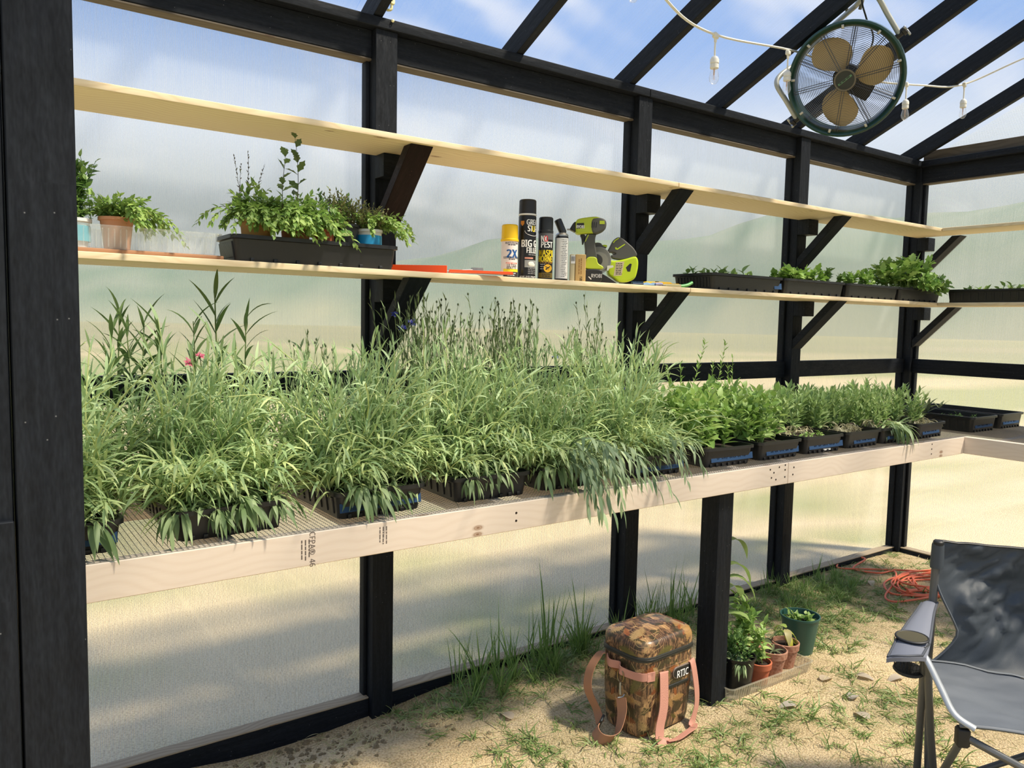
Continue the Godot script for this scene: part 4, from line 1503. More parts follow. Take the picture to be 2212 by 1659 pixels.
	b = mb(Transform3D(Basis(Vector3.UP, -1.35), Vector3.ZERO) * place(Vector3(0, 0.226, 0.0362)))
	prism(b, PackedVector2Array([Vector2(-0.008, 0.009), Vector2(0.008, 0.009), Vector2(0.008, -0.003), Vector2(0, -0.011), Vector2(-0.008, -0.003)]), 0.001)
	obj("shield_badge", b, mat(rgb(206, 130, 40), 0.5), t)
	# wasp spray
	t = can("wasp_spray", "black insect spray can with yellow wasp badge and dark grey cap", Vector3(1.985, y, 0.155), -0.50, 0.0305, 0.198, black)
	b = mb()
	lathe(b, [Vector2(0.031, 0.193), Vector2(0.0312, 0.203), Vector2(0.0295, 0.2045), Vector2(0.0292, 0.254), Vector2(0.026, 0.258), Vector2(0.0, 0.2585)], 36, true, false)
	obj("cap", b, mat(rgb(24, 28, 32), 0.4), t)
	patch(t, "grey_band", mat(rgb(88, 88, 90), 0.5), 0.0305, -1.3, 1.3, 0.166, 0.192)
	patch(t, "gold_band", mat(rgb(120, 100, 36), 0.5), 0.0305, -1.2, 1.2, 0.012, 0.032)
	letters(t, "NO-", 0.022, white, place(Vector3(-0.004, 0.168, 0)), 0.031, "Droid Sans", 1.3, 0.8)
	letters(t, "O", 0.022, red, place(Vector3(-0.0035, 0.168, 0)), 0.0312, "Droid Sans", 1.3, 0.8)
	letters(t, "PEST", 0.022, white, place(Vector3(0.0, 0.144, 0)), 0.0308, "Droid Sans", 1.3, 0.8)
	letters(t, "WASP&", 0.022, lemon, place(Vector3(0, 0.111, 0)), 0.0308, "Droid Sans", 1.3, 0.72)
	letters(t, "HORNET", 0.022, lemon, place(Vector3(0, 0.087, 0)), 0.0308, "Droid Sans", 1.3, 0.68)
	letters(t, "27 FT JET SPRAY", 0.0075, mat(rgb(196, 150, 60), 0.5), place(Vector3(0, 0.073, 0)), 0.0308, "Droid Sans", 0.4, 0.8)
	small_print(t, grey_print, place(Vector3(-0.014, 0.064, 0)), 0.022, 3, 0.0028, 0.009, 0.0308, 10)
	small_print(t, black, place(Vector3(0, 0.024, 0)), 0.036, 2, 0.003, 0.0075, 0.0311, 11)
	b = mb(place(Vector3(0.006, 0.050, 0.0295), Vector3(PI / 2, 0, 0)))
	lathe(b, [Vector2(0.0165, 0.0), Vector2(0.0165, 0.0012)], 28)
	obj("yellow_disc", b, mat(rgb(246, 190, 40), 0.5), t)
	b = mb(place(Vector3(0.006, 0.050, 0.0305), Vector3(0, 0, 0.5)))
	ball(b, Vector3(-0.005, 0, 0), Vector3(0.006, 0.0032, 0.0012), 8)
	ball(b, Vector3(0.004, 0.001, 0), Vector3(0.004, 0.003, 0.0012), 8)
	ball(b, Vector3(0.010, 0.002, 0), Vector3(0.0025, 0.0025, 0.001), 8)
	beam(b, Vector3(0.002, 0.002, 0), Vector3(-0.006, 0.011, 0), 0.003, 0.001, Vector3.BACK, 0.0002)
	beam(b, Vector3(0.004, -0.002, 0), Vector3(-0.002, -0.009, 0), 0.001, 0.001, Vector3.BACK, 0.0002)
	obj("wasp_print", b, black, t)
	# white-labelled can with a tilted straw cap
	t = can("spray_can", "slim can with white text label and tilted black spout", Vector3(2.062, y, 0.165), -0.62, 0.0275, 0.190, black)
	patch(t, "white_label", white, 0.0275, -1.0, 1.2, 0.012, 0.178)
	small_print(t, mat(rgb(120, 120, 122), 0.6), place(Vector3(0.002, 0.170, 0)), 0.046, 22, 0.0026, 0.0072, 0.0279, 12)
	b = mb()
	lathe(b, [Vector2(0.0265, 0.186), Vector2(0.0265, 0.192), Vector2(0.020, 0.199), Vector2(0.012, 0.203)], 28)
	obj("collar", b, M.steel, t)
	b = mb(place(Vector3(0.006, 0.198, 0), Vector3(0, 0, 0.42)))
	lathe(b, [Vector2(0.013, 0.0), Vector2(0.0155, 0.006), Vector2(0.0155, 0.060), Vector2(0.012, 0.063)], 20)
	obj("spout_cap", b, mat(rgb(30, 34, 38), 0.4), t)
	# small carton in a clear pack
	t = thing("carton", "small kraft cardboard pack with clear sleeve beside the drill", "box", Vector3(2.150, y, 0.165), -0.62)
	b = mb()
	box(b, Vector3(0.012, 0.059, 0.0), Vector3(0.044, 0.118, 0.030))
	obj("kraft_box", b, mat(rgb(196, 164, 106), 0.8), t)
	b = mb()
	box(b, Vector3(-0.022, 0.060, 0.0), Vector3(0.022, 0.116, 0.028))
	obj("white_side", b, mat(rgb(196, 186, 150), 0.6), t)
	b = mb()
	box(b, Vector3(-0.020, 0.096, 0.0145), Vector3(0.018, 0.034, 0.0006), Basis.IDENTITY, 0.0001)
	obj("barcode_sticker", b, white, t)
	b = mb()
	for k in 6:
		box(b, Vector3(-0.0265 + k * 0.0026, 0.099, 0.0151), Vector3([0.001, 0.0016, 0.0008][k % 3], 0.02, 0.0003), Basis.IDENTITY, 0.00005)
	obj("barcode_bars", b, black, t)
	var side := Basis(Vector3.BACK, PI / 2)
	small_print(t, mat(rgb(150, 110, 60), 0.7), Transform3D(side, Vector3(0.008, 0.070, 0.0152)), 0.07, 2, 0.004, 0.009, 0.0, 13)
	small_print(t, mat(rgb(70, 56, 30), 0.7), Transform3D(side, Vector3(0.014, 0.016, 0.0152)), 0.018, 2, 0.004, 0.006, 0.0, 14)
	drill_driver(y)
	saw(y)
	clutter(y)


func poly(pts: Array, s: float, ox: float, oy: float) -> PackedVector2Array:
	var a := PackedVector2Array()
	for p in pts:
		a.append(Vector2((p[0] - ox) * s, (oy - p[1]) * s))
	return a


func slab(t: Node, called: String, m: Material, pts: Array, s: float, o: Vector2, depth: float, z := 0.0, bevel := 0.006) -> MeshInstance3D:
	var b := mb(place(Vector3(0, 0, z)))
	var p := poly(pts, s, o.x, o.y)
	if bevel < 0.0025:
		prism(b, p, depth, 0.0)
		return inst(called, b.mesh(m), t)
	if Geometry2D.is_polygon_clockwise(p):
		p.reverse()
	for pass_ in 2:  # round the corners of the outline
		var q := PackedVector2Array()
		for i in p.size():
			var nx := p[(i + 1) % p.size()]
			q.append(p[i].lerp(nx, 0.22))
			q.append(p[i].lerp(nx, 0.78))
		p = q
	var nrms := PackedVector2Array()
	for i in p.size():
		var dd := (p[(i + 1) % p.size()] - p[(i + p.size() - 1) % p.size()]).normalized()
		nrms.append(Vector2(dd.y, -dd.x))
	var cut := bevel * 0.8
	for tries in 6:
		var test := PackedVector2Array()
		for i in p.size():
			test.append(p[i] - nrms[i] * cut)
		if Geometry2D.triangulate_polygon(test).size() == (p.size() - 2) * 3:
			break
		cut = cut * 0.6 if tries < 4 else 0.0
	var rings := []
	for st in [[-1.0, 1.0], [-0.92, 0.45], [-0.7, 0.13], [-0.35, 0.0], [0.35, 0.0], [0.7, 0.13], [0.92, 0.45], [1.0, 1.0]]:
		var zz: float = signf(st[0]) * (depth / 2 - bevel * (1.0 - absf(st[0])))
		var ring := PackedVector3Array()
		for i in p.size():
			var v2: Vector2 = p[i] - nrms[i] * cut * st[1]
			ring.append(Vector3(v2.x, v2.y, zz))
		rings.append(ring)
	loft(b, rings, false, false, 2.0)
	for e in 2:
		var ring: PackedVector3Array = rings[0] if e == 0 else rings[-1]
		var flat := PackedVector2Array()
		for q in ring:
			flat.append(Vector2(q.x, q.y))
		var tr := Geometry2D.triangulate_polygon(flat)
		var ids: Array = []
		for q in ring:
			ids.append(b.vert(q))
		for i in range(0, tr.size(), 3):
			var ccw := (flat[tr[i + 1]] - flat[tr[i]]).cross(flat[tr[i + 2]] - flat[tr[i]]) > 0
			if ccw == (e == 1):
				b.tri(ids[tr[i]], ids[tr[i + 1]], ids[tr[i + 2]])
			else:
				b.tri(ids[tr[i]], ids[tr[i + 2]], ids[tr[i + 1]])
	return inst(called, b.mesh(m), t)


func drill_driver(y: float) -> void:
	var green := mat(rgb(178, 196, 44), 0.45)
	var grey := mat(rgb(78, 78, 72), 0.6)
	var black := mat(rgb(30, 30, 30), 0.5)
	var t := thing("impact_driver", "lime green and grey cordless driver standing on its black battery", "power tool", Vector3(2.232, y, 0.17), -0.62)
	var s := 0.000378
	var o := Vector2(1105, 1062)
	slab(t, "housing", green, [[893, 370], [930, 345], [1055, 325], [1120, 320], [1160, 330], [1190, 345], [1190, 480], [1150, 505], [1000, 510], [930, 520], [893, 500]], s, o, 0.058, 0, 0.010)
	slab(t, "nose", black, [[868, 392], [898, 372], [898, 502], [868, 482], [838, 470], [832, 455], [845, 432]], s, o, 0.044, 0, 0.008)
	slab(t, "motor_cover", grey, [[1062, 345], [1150, 330], [1215, 345], [1238, 380], [1236, 440], [1215, 475], [1165, 500], [1125, 515], [1068, 500]], s, o, 0.0625, 0, 0.010)
	slab(t, "end_plate", green, [[1158, 368], [1212, 368], [1216, 405], [1158, 405]], s, o, 0.064, 0, 0.002)
	for k in 3:
		slab(t, "vent_slot", black, [[1072 + k * 24, 385], [1082 + k * 24, 385], [1078 + k * 24, 445], [1068 + k * 24, 445]], s, o, 0.0640, 0, 0.0005)
	var lg := slab(t, "badge", mat(rgb(28, 26, 24), 0.5), [[905, 400], [985, 395], [988, 452], [905, 462]], s, o, 0.0590, 0, 0.0005)
	letters(lg, "RYOBI", 0.0115, mat(rgb(236, 236, 230), 0.5), place(Vector3((945 - o.x) * s, (o.y - 440) * s, 0.0296)), 0, "Droid Sans", 1.0, 0.78)
	slab(t, "handle", grey, [[1020, 510], [1135, 505], [1118, 560], [1122, 640], [1140, 720], [1148, 800], [1012, 800], [1014, 700], [1002, 620], [1000, 560]], s, o, 0.036, 0, 0.010)
	slab(t, "grip_line", green, [[1035, 520], [1048, 520], [1010, 600], [1002, 598]], s, o, 0.038, 0, 0.0005)
	slab(t, "trigger", black, [[945, 520], [1010, 515], [1002, 560], [990, 630], [976, 632], [968, 560]], s, o, 0.022, 0, 0.004)
	slab(t, "foot", green, [[1030, 768], [1140, 768], [1150, 840], [1215, 872], [1218, 905], [1004, 905], [1008, 850]], s, o, 0.062, 0, 0.008)
	var bt := slab(t, "battery", black, [[1000, 905], [1205, 905], [1206, 985], [1190, 1058], [1010, 1058], [998, 985]], s, o, 0.068, 0, 0.006)
	letters(bt, "RYOBI", 0.014, mat(rgb(210, 210, 210), 0.5), place(Vector3((1140 - o.x) * s, (o.y - 982) * s, 0.0345)), 0, "Droid Sans", 0.8, 0.85)
	slab(bt, "gauge_mark", mat(rgb(220, 220, 220), 0.5), [[1046, 992], [1056, 988], [1086, 1016], [1078, 1024]], s, o, 0.0690, 0, 0.0004)
	var b := mb(place(Vector3((838 - o.x) * s, (o.y - 462) * s, 0), Vector3(0, 0, PI / 2)))
	lathe(b, [Vector2(0.0035, 0.0), Vector2(0.0035, 0.014)], 10)
	obj("bit", b, M.steel, t)


func saw(y: float) -> void:
	var green := mat(rgb(190, 214, 34), 0.4)
	var grey := mat(rgb(84, 84, 80), 0.6)
	var steel := mat(rgb(128, 128, 126), 0.4, 0.6)
	var black := mat(rgb(26, 26, 26), 0.5)
	var t := thing("circular_saw", "lime green and grey cordless circular saw lying behind the driver", "power tool", Vector3(2.372, y, 0.145), -0.66)
	var s := 0.000395
	var o := Vector2(1440, 1056)
	# upper guard: three quarters of a drum
	var g := []
	for i in 15:
		var a := PI * (-0.05 + 1.15 * i / 14.0)
		g.append([1272 + cos(a) * 140, 790 - sin(a) * 150])
	g.append_array([[1150, 905], [1395, 900]])
	slab(t, "upper_guard", mat(rgb(118, 118, 114), 0.5), g, s, o, 0.034, 0.016, 0.004)
	var b := mb(place(Vector3((1272 - o.x) * s, (o.y - 815) * s, 0.022), Vector3(PI / 2, 0, 0)))
	lathe(b, [Vector2(0.050, -0.001), Vector2(0.050, 0.001)], 32)
	obj("blade", b, M.steel, t)
	b = mb(place(Vector3((1272 - o.x) * s, (o.y - 805) * s, 0.0335), Vector3(PI / 2, 0, 0)))
	lathe(b, [Vector2(0.043, -0.001), Vector2(0.043, 0.0012)], 30)
	obj("lower_guard", b, mat(rgb(150, 146, 136), 0.25, 0.4), t)
	b = mb(place(Vector3((1250 - o.x) * s, (o.y - 790) * s, 0.0352), Vector3(PI / 2, 0, 0)))
	lathe(b, [Vector2(0.026, 0), Vector2(0.024, 0.004), Vector2(0.012, 0.005)], 26)
	obj("hub_plate", b, mat(rgb(52, 50, 48), 0.5), t)
	letters(t, "RYOBI", 0.008, mat(rgb(210, 210, 206), 0.5), place(Vector3((1168 - o.x) * s, (o.y - 690) * s, 0.0335), Vector3(0, 0, 0.35)), 0, "Droid Sans", 0.5)
	slab(t, "base_plate", black, [[1208, 935], [1300, 925], [1492, 1046], [1486, 1058], [1200, 1056]], s, o, 0.10, 0.0, 0.003)
	slab(t, "housing", green, [[1385, 770], [1450, 790], [1560, 770], [1690, 728], [1718, 780], [1716, 870], [1690, 985], [1600, 1022], [1500, 1020], [1440, 975], [1375, 935]], s, o, 0.075, -0.03, 0.010)
	slab(t, "rear_handle", grey, [[1395, 640], [1430, 560], [1480, 522], [1530, 528], [1600, 585], [1665, 640], [1705, 700], [1700, 735], [1600, 770], [1500, 772], [1420, 755], [1415, 720], [1450, 722], [1470, 700], [1420, 690], [1390, 700], [1372, 680]], s, o, 0.046, -0.025, 0.010)
	slab(t, "handle_line", green, [[1455, 640], [1470, 636], [1480, 650], [1560, 598], [1570, 604], [1485, 664], [1462, 660]], s, o, 0.0475, -0.025, 0.0004)
	slab(t, "handle_line", green, [[1430, 585], [1448, 560], [1492, 532], [1496, 540], [1456, 568], [1440, 592]], s, o, 0.0475, -0.025, 0.0004)
	slab(t, "trigger", mat(rgb(120, 120, 116), 0.5), [[1392, 675], [1452, 672], [1470, 690], [1462, 716], [1440, 724], [1436, 700], [1395, 690]], s, o, 0.024, -0.025, 0.003)
	slab(t, "front_knob", grey, [[1240, 585], [1300, 590], [1320, 625], [1370, 640], [1330, 660], [1240, 640], [1178, 640], [1182, 615]], s, o, 0.040, -0.02, 0.008)
	slab(t, "knob_cap", green, [[1184, 620], [1215, 590], [1248, 588], [1250, 605], [1212, 640], [1186, 640]], s, o, 0.036, -0.018, 0.005)
	slab(t, "top_grip", green, [[1305, 610], [1370, 608], [1368, 640], [1320, 660]], s, o, 0.03, -0.02, 0.004)
	var lb := slab(t, "warning_label", mat(rgb(206, 190, 160), 0.6), [[1470, 800], [1562, 795], [1535, 950], [1446, 955]], s, o, 0.0756, -0.03, 0.0003)
	small_print(lb, black, place(Vector3((1505 - o.x) * s, (o.y - 822) * s, 0.0079)), 0.028, 7, 0.003, 0.0075, 0.0, 15)
	slab(t, "latch_hole", black, [[1580, 860], [1625, 815], [1645, 820], [1630, 905], [1600, 905]], s, o, 0.0756, -0.03, 0.0003)
	slab(t, "depth_lever", mat(rgb(214, 214, 206), 0.4), [[1366, 850], [1430, 845], [1436, 865], [1390, 880], [1380, 905], [1364, 900]], s, o, 0.012, 0.038, 0.002)


func clutter(y: float) -> void:
	var yel := mat(rgb(232, 182, 24), 0.45)
	var dark := mat(rgb(40, 40, 40), 0.5)
	var t := thing("utility_knife", "yellow utility knife lying topmost in the small heap of tools", "knife", Vector3(2.585, y + 0.013, 0.205), -0.2)
	var b := mb(place(Vector3.ZERO, Vector3(PI / 2 - 0.25, 0, 0)))
	prism(b, PackedVector2Array([Vector2(-0.075, -0.008), Vector2(0.05, -0.014), Vector2(0.075, -0.010), Vector2(0.075, 0.012), Vector2(0.03, 0.014), Vector2(-0.06, 0.008)]), 0.016, 0.004)
	obj("handle", b, yel, t)
	b = mb(place(Vector3(0.0, 0.0082, 0.003), Vector3(PI / 2 - 0.25, 0, 0)))
	prism(b, PackedVector2Array([Vector2(-0.012, -0.006), Vector2(0.006, -0.006), Vector2(0.012, 0.0), Vector2(0.006, 0.006), Vector2(-0.012, 0.006)]), 0.004, 0.001)
	obj("slider", b, dark, t)
	t = thing("utility_knife", "yellow and grey folding knife half under the topmost yellow knife", "knife", Vector3(2.63, y + 0.007, 0.225), -0.55)
	b = mb(place(Vector3.ZERO, Vector3(PI / 2, 0, 0)))
	prism(b, PackedVector2Array([Vector2(-0.065, -0.010), Vector2(0.06, -0.012), Vector2(0.065, 0.008), Vector2(-0.05, 0.012)]), 0.013, 0.003)
	obj("handle", b, mat(rgb(206, 196, 150), 0.5), t)
	b = mb()
	box(b, Vector3(0.02, 0.0075, 0), Vector3(0.07, 0.003, 0.012))
	obj("grip_inlay", b, yel, t)
	t = thing("hand_clipper", "hand tool with bright green curved handle at the shelf front", "clipper", Vector3(2.70, y + 0.007, 0.238), -0.15)
	b = mb()
	tube(b, spline([Vector3(-0.045, 0.0, 0), Vector3(0.0, 0.0, 0.008), Vector3(0.035, 0.006, 0.012), Vector3(0.062, 0.018, 0.012)], 6), 0.0072, 8)
	obj("handle", b, mat(rgb(80, 170, 84), 0.4), t)
	b = mb()
	tube(b, spline([Vector3(-0.045, 0.0, 0), Vector3(-0.01, 0.001, -0.014), Vector3(0.04, 0.002, -0.020)], 6), 0.0066, 8)
	obj("handle", b, mat(rgb(52, 110, 62), 0.4), t)
	b = mb(place(Vector3(-0.065, 0.0, 0), Vector3(PI / 2, 0, 0)))
	prism(b, PackedVector2Array([Vector2(0.022, -0.008), Vector2(0.022, 0.008), Vector2(-0.03, 0.003), Vector2(-0.034, -0.004)]), 0.006, 0.001)
	obj("blade", b, M.steel, t)
	t = thing("work_glove", "crumpled pale blue work glove under the yellow knives", "glove", Vector3(2.505, y, 0.215), -0.4)
	b = mb()
	sheet(b, 18, 10, func(u: float, v: float) -> Vector3:
		var w := 0.028 * (1 - 0.5 * pow(absf(u - 0.4) * 1.6, 3))
		return Vector3((u - 0.5) * 0.11, 0.004 + 0.013 * sin(PI * v) * (0.7 + 0.3 * sin(u * 21.0 + v * 5.0)), (0.5 - v) * 2 * w))
	sheet(b, 18, 4, func(u: float, v: float) -> Vector3:
		var w := 0.028 * (1 - 0.5 * pow(absf(u - 0.4) * 1.6, 3))
		return Vector3((u - 0.5) * 0.11, 0.0012 + 0.0025 * sin(PI * v), (v - 0.5) * 2 * w))
	obj("palm", b, mat(rgb(120, 152, 186), 0.8), t)
	for k in 4:
		b = mb()
		tube(b, spline([Vector3(0.040, 0.008, -0.020 + k * 0.013), Vector3(0.062, 0.010, -0.024 + k * 0.015), Vector3(0.080 - absf(k - 1.5) * 0.006, 0.0075, -0.027 + k * 0.017)], 4), 0.0072, 8, 0.0055)
		obj("finger", b, mat(rgb(160, 160, 196), 0.8), t)
	t = thing("bristle_strip", "small dark blue toothed scraper beside the saw", "scraper", Vector3(2.435, y, 0.235), -0.3)
	b = mb()
	box(b, Vector3(0, 0.006, 0), Vector3(0.055, 0.008, 0.02))
	obj("spine", b, mat(rgb(30, 60, 92), 0.5), t)
	for k in 9:
		b = mb()
		box(b, Vector3(-0.024 + k * 0.006, 0.0125, 0), Vector3(0.003, 0.007, 0.018), Basis.IDENTITY, 0.0006)
		obj("tooth", b, mat(rgb(36, 70, 104), 0.5), t)


# ---------------------------------------------------------------- things on the ground
func camo() -> ImageTexture:
	# printed bark, leaves and twigs
	var n := 512
	var im := Image.create(n, n, false, Image.FORMAT_RGB8)
	var a := noise(81, 0.010, 4)
	var bk := noise(82, 0.05, 4)
	var fine := noise(83, 0.18, 3)
	for y in n:
		for x in n:
			var bark := bk.get_noise_2d(x * 1.6, y * 0.28) + 0.5 * fine.get_noise_2d(x * 1.2, y * 0.35)
			var c := rgb(140, 106, 76).lerp(rgb(58, 42, 34), clampf(0.5 + bark * 1.5, 0, 1))
			var z := a.get_noise_2d(x, y)
			c = c.lerp(rgb(196, 156, 108), smoothstep(0.12, 0.3, z) * clampf(0.7 + bark, 0, 1))
			c = c.lerp(rgb(58, 54, 36), smoothstep(0.15, 0.3, a.get_noise_2d(x + 700, y * 1.2)) * 0.8)
			im.set_pixel(x, y, c)
	var r := RandomNumberGenerator.new()
	r.seed = 17
	for k in 34:  # leaves
		var p := Vector2(r.randf() * n, r.randf() * n)
		var th := r.randf() * TAU
		var L := r.randf_range(22, 55)
		var col: Color = [rgb(184, 104, 54), rgb(204, 158, 96), rgb(150, 86, 50), rgb(222, 184, 124), rgb(120, 112, 60)][r.randi() % 5]
		for i in range(-int(L), int(L)):
			var t := float(i) / L
			var w := L * 0.38 * (1 - t * t) * (1.0 + 0.35 * sin(i * 0.7))
			for j in range(-int(w), int(w) + 1):
				var q := p + Vector2(i, j).rotated(th)
				var cc := col.darkened(0.35) if absi(j) < 1 else col.darkened(0.15 + 0.25 * absf(fine.get_noise_2d(q.x, q.y)))
				im.set_pixel(posmod(int(q.x), n), posmod(int(q.y), n), cc)
	for k in 22:  # twigs
		var p := Vector2(r.randf() * n, r.randf() * n)
		var th := r.randf() * TAU
		for i in 150:
			p += Vector2.from_angle(th)
			th += r.randf_range(-0.09, 0.09)
			for j in 3:
				im.set_pixel(posmod(int(p.x) + j, n), posmod(int(p.y) + j / 2, n), rgb(196, 164, 112).darkened(0.18 * j))
	return ImageTexture.create_from_image(im)


func cooler_bag() -> void:
	var t := thing("cooler_bag", "camouflage soft cooler bag with pink-tan webbing straps in front of the wall", "cooler bag", Vector3(2.150, ground_h(2.15, 0.65) - 0.004, 0.650), 0.05)
	t.scale = Vector3(1.0, 1.06, 1.0)
	var m := mat(Color.WHITE, 0.35)
	m.albedo_texture = camo()
	m.uv1_triplanar = true
	m.uv1_scale = Vector3(2.3, 2.3, 2.3)
	m.uv1_triplanar_sharpness = 6.0
	var strapm := mat(rgb(196, 140, 122), 0.75)
	strapm.normal_enabled = true
	strapm.normal_texture = noise_tex(91, 0.2, 2, true, 128, 0.8)
	var zipm := mat(rgb(44, 44, 38), 0.5)
	var w := 0.315
	var d := 0.225
	var b := mb()
	loft(b, [rrect(w - 0.05, d - 0.05, 0.045, 0.0), rrect(w - 0.022, d - 0.022, 0.055, 0.012), rrect(w - 0.012, d - 0.012, 0.058, 0.035), rrect(w, d, 0.06, 0.14), rrect(w + 0.004, d + 0.004, 0.06, 0.22), rrect(w + 0.002, d + 0.002, 0.06, 0.287)], true, true, 1.2)
	obj("body", b, m, t)
	b = mb()
	loft(b, [rrect(w + 0.002, d + 0.002, 0.06, 0.297), rrect(w + 0.006, d + 0.006, 0.062, 0.312), rrect(w + 0.002, d + 0.002, 0.06, 0.336), rrect(w - 0.014, d - 0.014, 0.055, 0.350), rrect(w - 0.040, d - 0.040, 0.045, 0.356), rrect(w - 0.046, d - 0.046, 0.043, 0.354), rrect(w - 0.054, d - 0.054, 0.04, 0.355), rrect(w - 0.12, d - 0.10, 0.03, 0.366), rrect(w - 0.22, d - 0.18, 0.012, 0.369)], true, true, 1.2)
	obj("lid", b, m, t)
	b = mb()
	loft(b, [rrect(w + 0.006, d + 0.006, 0.062, 0.285), rrect(w + 0.012, d + 0.012, 0.064, 0.284), rrect(w + 0.012, d + 0.012, 0.064, 0.297), rrect(w + 0.006, d + 0.006, 0.062, 0.301)], true, true, 1.2)
	var z := obj("zipper", b, zipm, t)
	b = mb()
	loft(b, [rrect(w + 0.0125, d + 0.0125, 0.064, 0.2905), rrect(w + 0.0145, d + 0.0145, 0.065, 0.2912), rrect(w + 0.0145, d + 0.0145, 0.065, 0.2928), rrect(w + 0.0125, d + 0.0125, 0.064, 0.2935)], false, false, 1.2)
	obj("zip_teeth", b, mat(rgb(20, 20, 20), 0.4), z)
	# seams
	b = mb()
	var f := d / 2 + 0.002
	box(b, Vector3(0.0, 0.243, f - 0.001), Vector3(0.20, 0.004, 0.004), Basis.IDENTITY, 0.001)
	box(b, Vector3(-0.075, 0.18, f - 0.0015), Vector3(0.004, 0.12, 0.004), Basis.IDENTITY, 0.001)
	obj("welded_seam", b, m, t)
	# pocket zip and badge
	b = mb()
	box(b, Vector3(0.028, 0.168, f), Vector3(0.15, 0.012, 0.006), Basis.IDENTITY, 0.002)
	obj("pocket_zip", b, mat(rgb(34, 36, 34), 0.45), t)
	b = mb(place(Vector3(0.062, 0.212, f + 0.001)))
	var ov := PackedVector2Array()
	for p in rrect(0.105, 0.042, 0.0205, 0, 6):
		ov.append(Vector2(p.x, -p.z))
	prism(b, ov, 0.006, 0.0015)
	var badge := obj("badge", b, mat(rgb(120, 104, 92), 0.4), t)
	b = mb(place(Vector3(0.062, 0.212, f + 0.0018)))
	ov = PackedVector2Array()
	for p in rrect(0.098, 0.035, 0.017, 0, 6):
		ov.append(Vector2(p.x, -p.z))
	prism(b, ov, 0.006, 0.001)
	obj("badge_face", b, mat(rgb(32, 32, 34), 0.4), badge)
	letters(badge, "RTIC", 0.024, mat(rgb(238, 238, 238), 0.4), place(Vector3(0.063, 0.2035, f + 0.0052)), 0, "Droid Sans", 0.45)
	# front handle: two webs fall from the front and meet on the ground
	b = mb()
	strap(b, spline([Vector3(-0.045, 0.232, f + 0.002), Vector3(-0.048, 0.222, f + 0.008), Vector3(-0.060, 0.12, f + 0.022), Vector3(-0.085, 0.05, f + 0.028), Vector3(-0.088, 0.012, f + 0.038), Vector3(-0.055, 0.006, f + 0.055)], 6), 0.041, 0.0028, Vector3(1, 0, 0.1))
	strap(b, spline([Vector3(0.118, 0.232, f - 0.008), Vector3(0.124, 0.226, f + 0.004), Vector3(0.140, 0.13, f + 0.014), Vector3(0.136, 0.07, f + 0.02), Vector3(0.105, 0.024, f + 0.03), Vector3(0.085, 0.008, f + 0.045)], 6), 0.040, 0.0028, Vector3(1, 0, -0.25))
	strap(b, spline([Vector3(-0.070, 0.010, f + 0.052), Vector3(-0.03, 0.012, f + 0.066), Vector3(0.02, 0.022, f + 0.070), Vector3(0.07, 0.018, f + 0.058), Vector3(0.095, 0.016, f + 0.040)], 6), 0.032, 0.0028, Vector3(0, 0.35, 1))
	obj("front_handle", b, strapm, t)
	# side lash loops and shoulder strap
	b = mb()
	var l := -w / 2 - 0.004
	strap(b, spline([Vector3(-0.115, 0.232, f - 0.004), Vector3(-0.145, 0.232, f - 0.018), Vector3(l - 0.006, 0.236, 0.05), Vector3(l - 0.022, 0.246, 0.028), Vector3(l - 0.006, 0.252, 0.008), Vector3(l - 0.020, 0.252, -0.03), Vector3(l - 0.004, 0.262, -0.06)], 6), 0.028, 0.0028, Vector3.UP)
	box(b, Vector3(-0.108, 0.230, f - 0.002), Vector3(0.034, 0.034, 0.0035), Basis(Vector3.UP, -0.25), 0.001)
	obj("lash_strap", b, strapm, t)
	var metal := mat(rgb(150, 128, 92), 0.35, 0.8)
	b = mb()
	var ring := PackedVector3Array()
	for i in 25:
		var an := TAU * i / 24
		ring.append(Vector3(l - 0.020 + 0.002 * sin(an), 0.224 + cos(an) * 0.022, 0.028 + sin(an) * 0.014))
	tube(b, ring, 0.0026, 6)
	obj("ring", b, metal, t)
	b = mb()
	tube(b, spline([Vector3(l - 0.022, 0.202, 0.030), Vector3(l - 0.024, 0.180, 0.032), Vector3(l - 0.024, 0.160, 0.034)], 4), 0.0042, 8)
	tube(b, spline([Vector3(l - 0.010, 0.158, 0.040), Vector3(l - 0.018, 0.152, 0.040), Vector3(l - 0.036, 0.150, 0.032)], 4), 0.003, 6)
	obj("swivel_clip", b, M.steel, t)
	b = mb()
	strap(b, spline([Vector3(l - 0.024, 0.150, 0.038), Vector3(l - 0.032, 0.10, 0.052), Vector3(l - 0.065, 0.045, 0.062), Vector3(l - 0.100, 0.026, 0.055), Vector3(l - 0.125, 0.032, 0.030), Vector3(l - 0.11, 0.040, -0.005), Vector3(l - 0.06, 0.040, -0.03)], 6), 0.040, 0.003, Vector3(0.35, 0.9, 0.5))
	strap(b, spline([Vector3(l - 0.06, 0.040, -0.03), Vector3(l - 0.05, 0.075, -0.06), Vector3(l - 0.075, 0.15, -0.085), Vector3(l - 0.062, 0.215, -0.09), Vector3(l - 0.022, 0.262, -0.085), Vector3(l - 0.002, 0.272, -0.07)], 6), 0.036, 0.003, Vector3(0.2, 0.3, 1))
	obj("shoulder_strap", b, mat(rgb(170, 122, 92), 0.75), t)
	b = mb(place(Vector3(l - 0.068, 0.050, -0.020), Vector3(0.4, 0.6, 0.3)))
	box(b, Vector3.ZERO, Vector3(0.036, 0.05, 0.010), Basis.IDENTITY, 0.003)
	obj("slider_buckle", b, mat(rgb(40, 46, 48), 0.45), t)


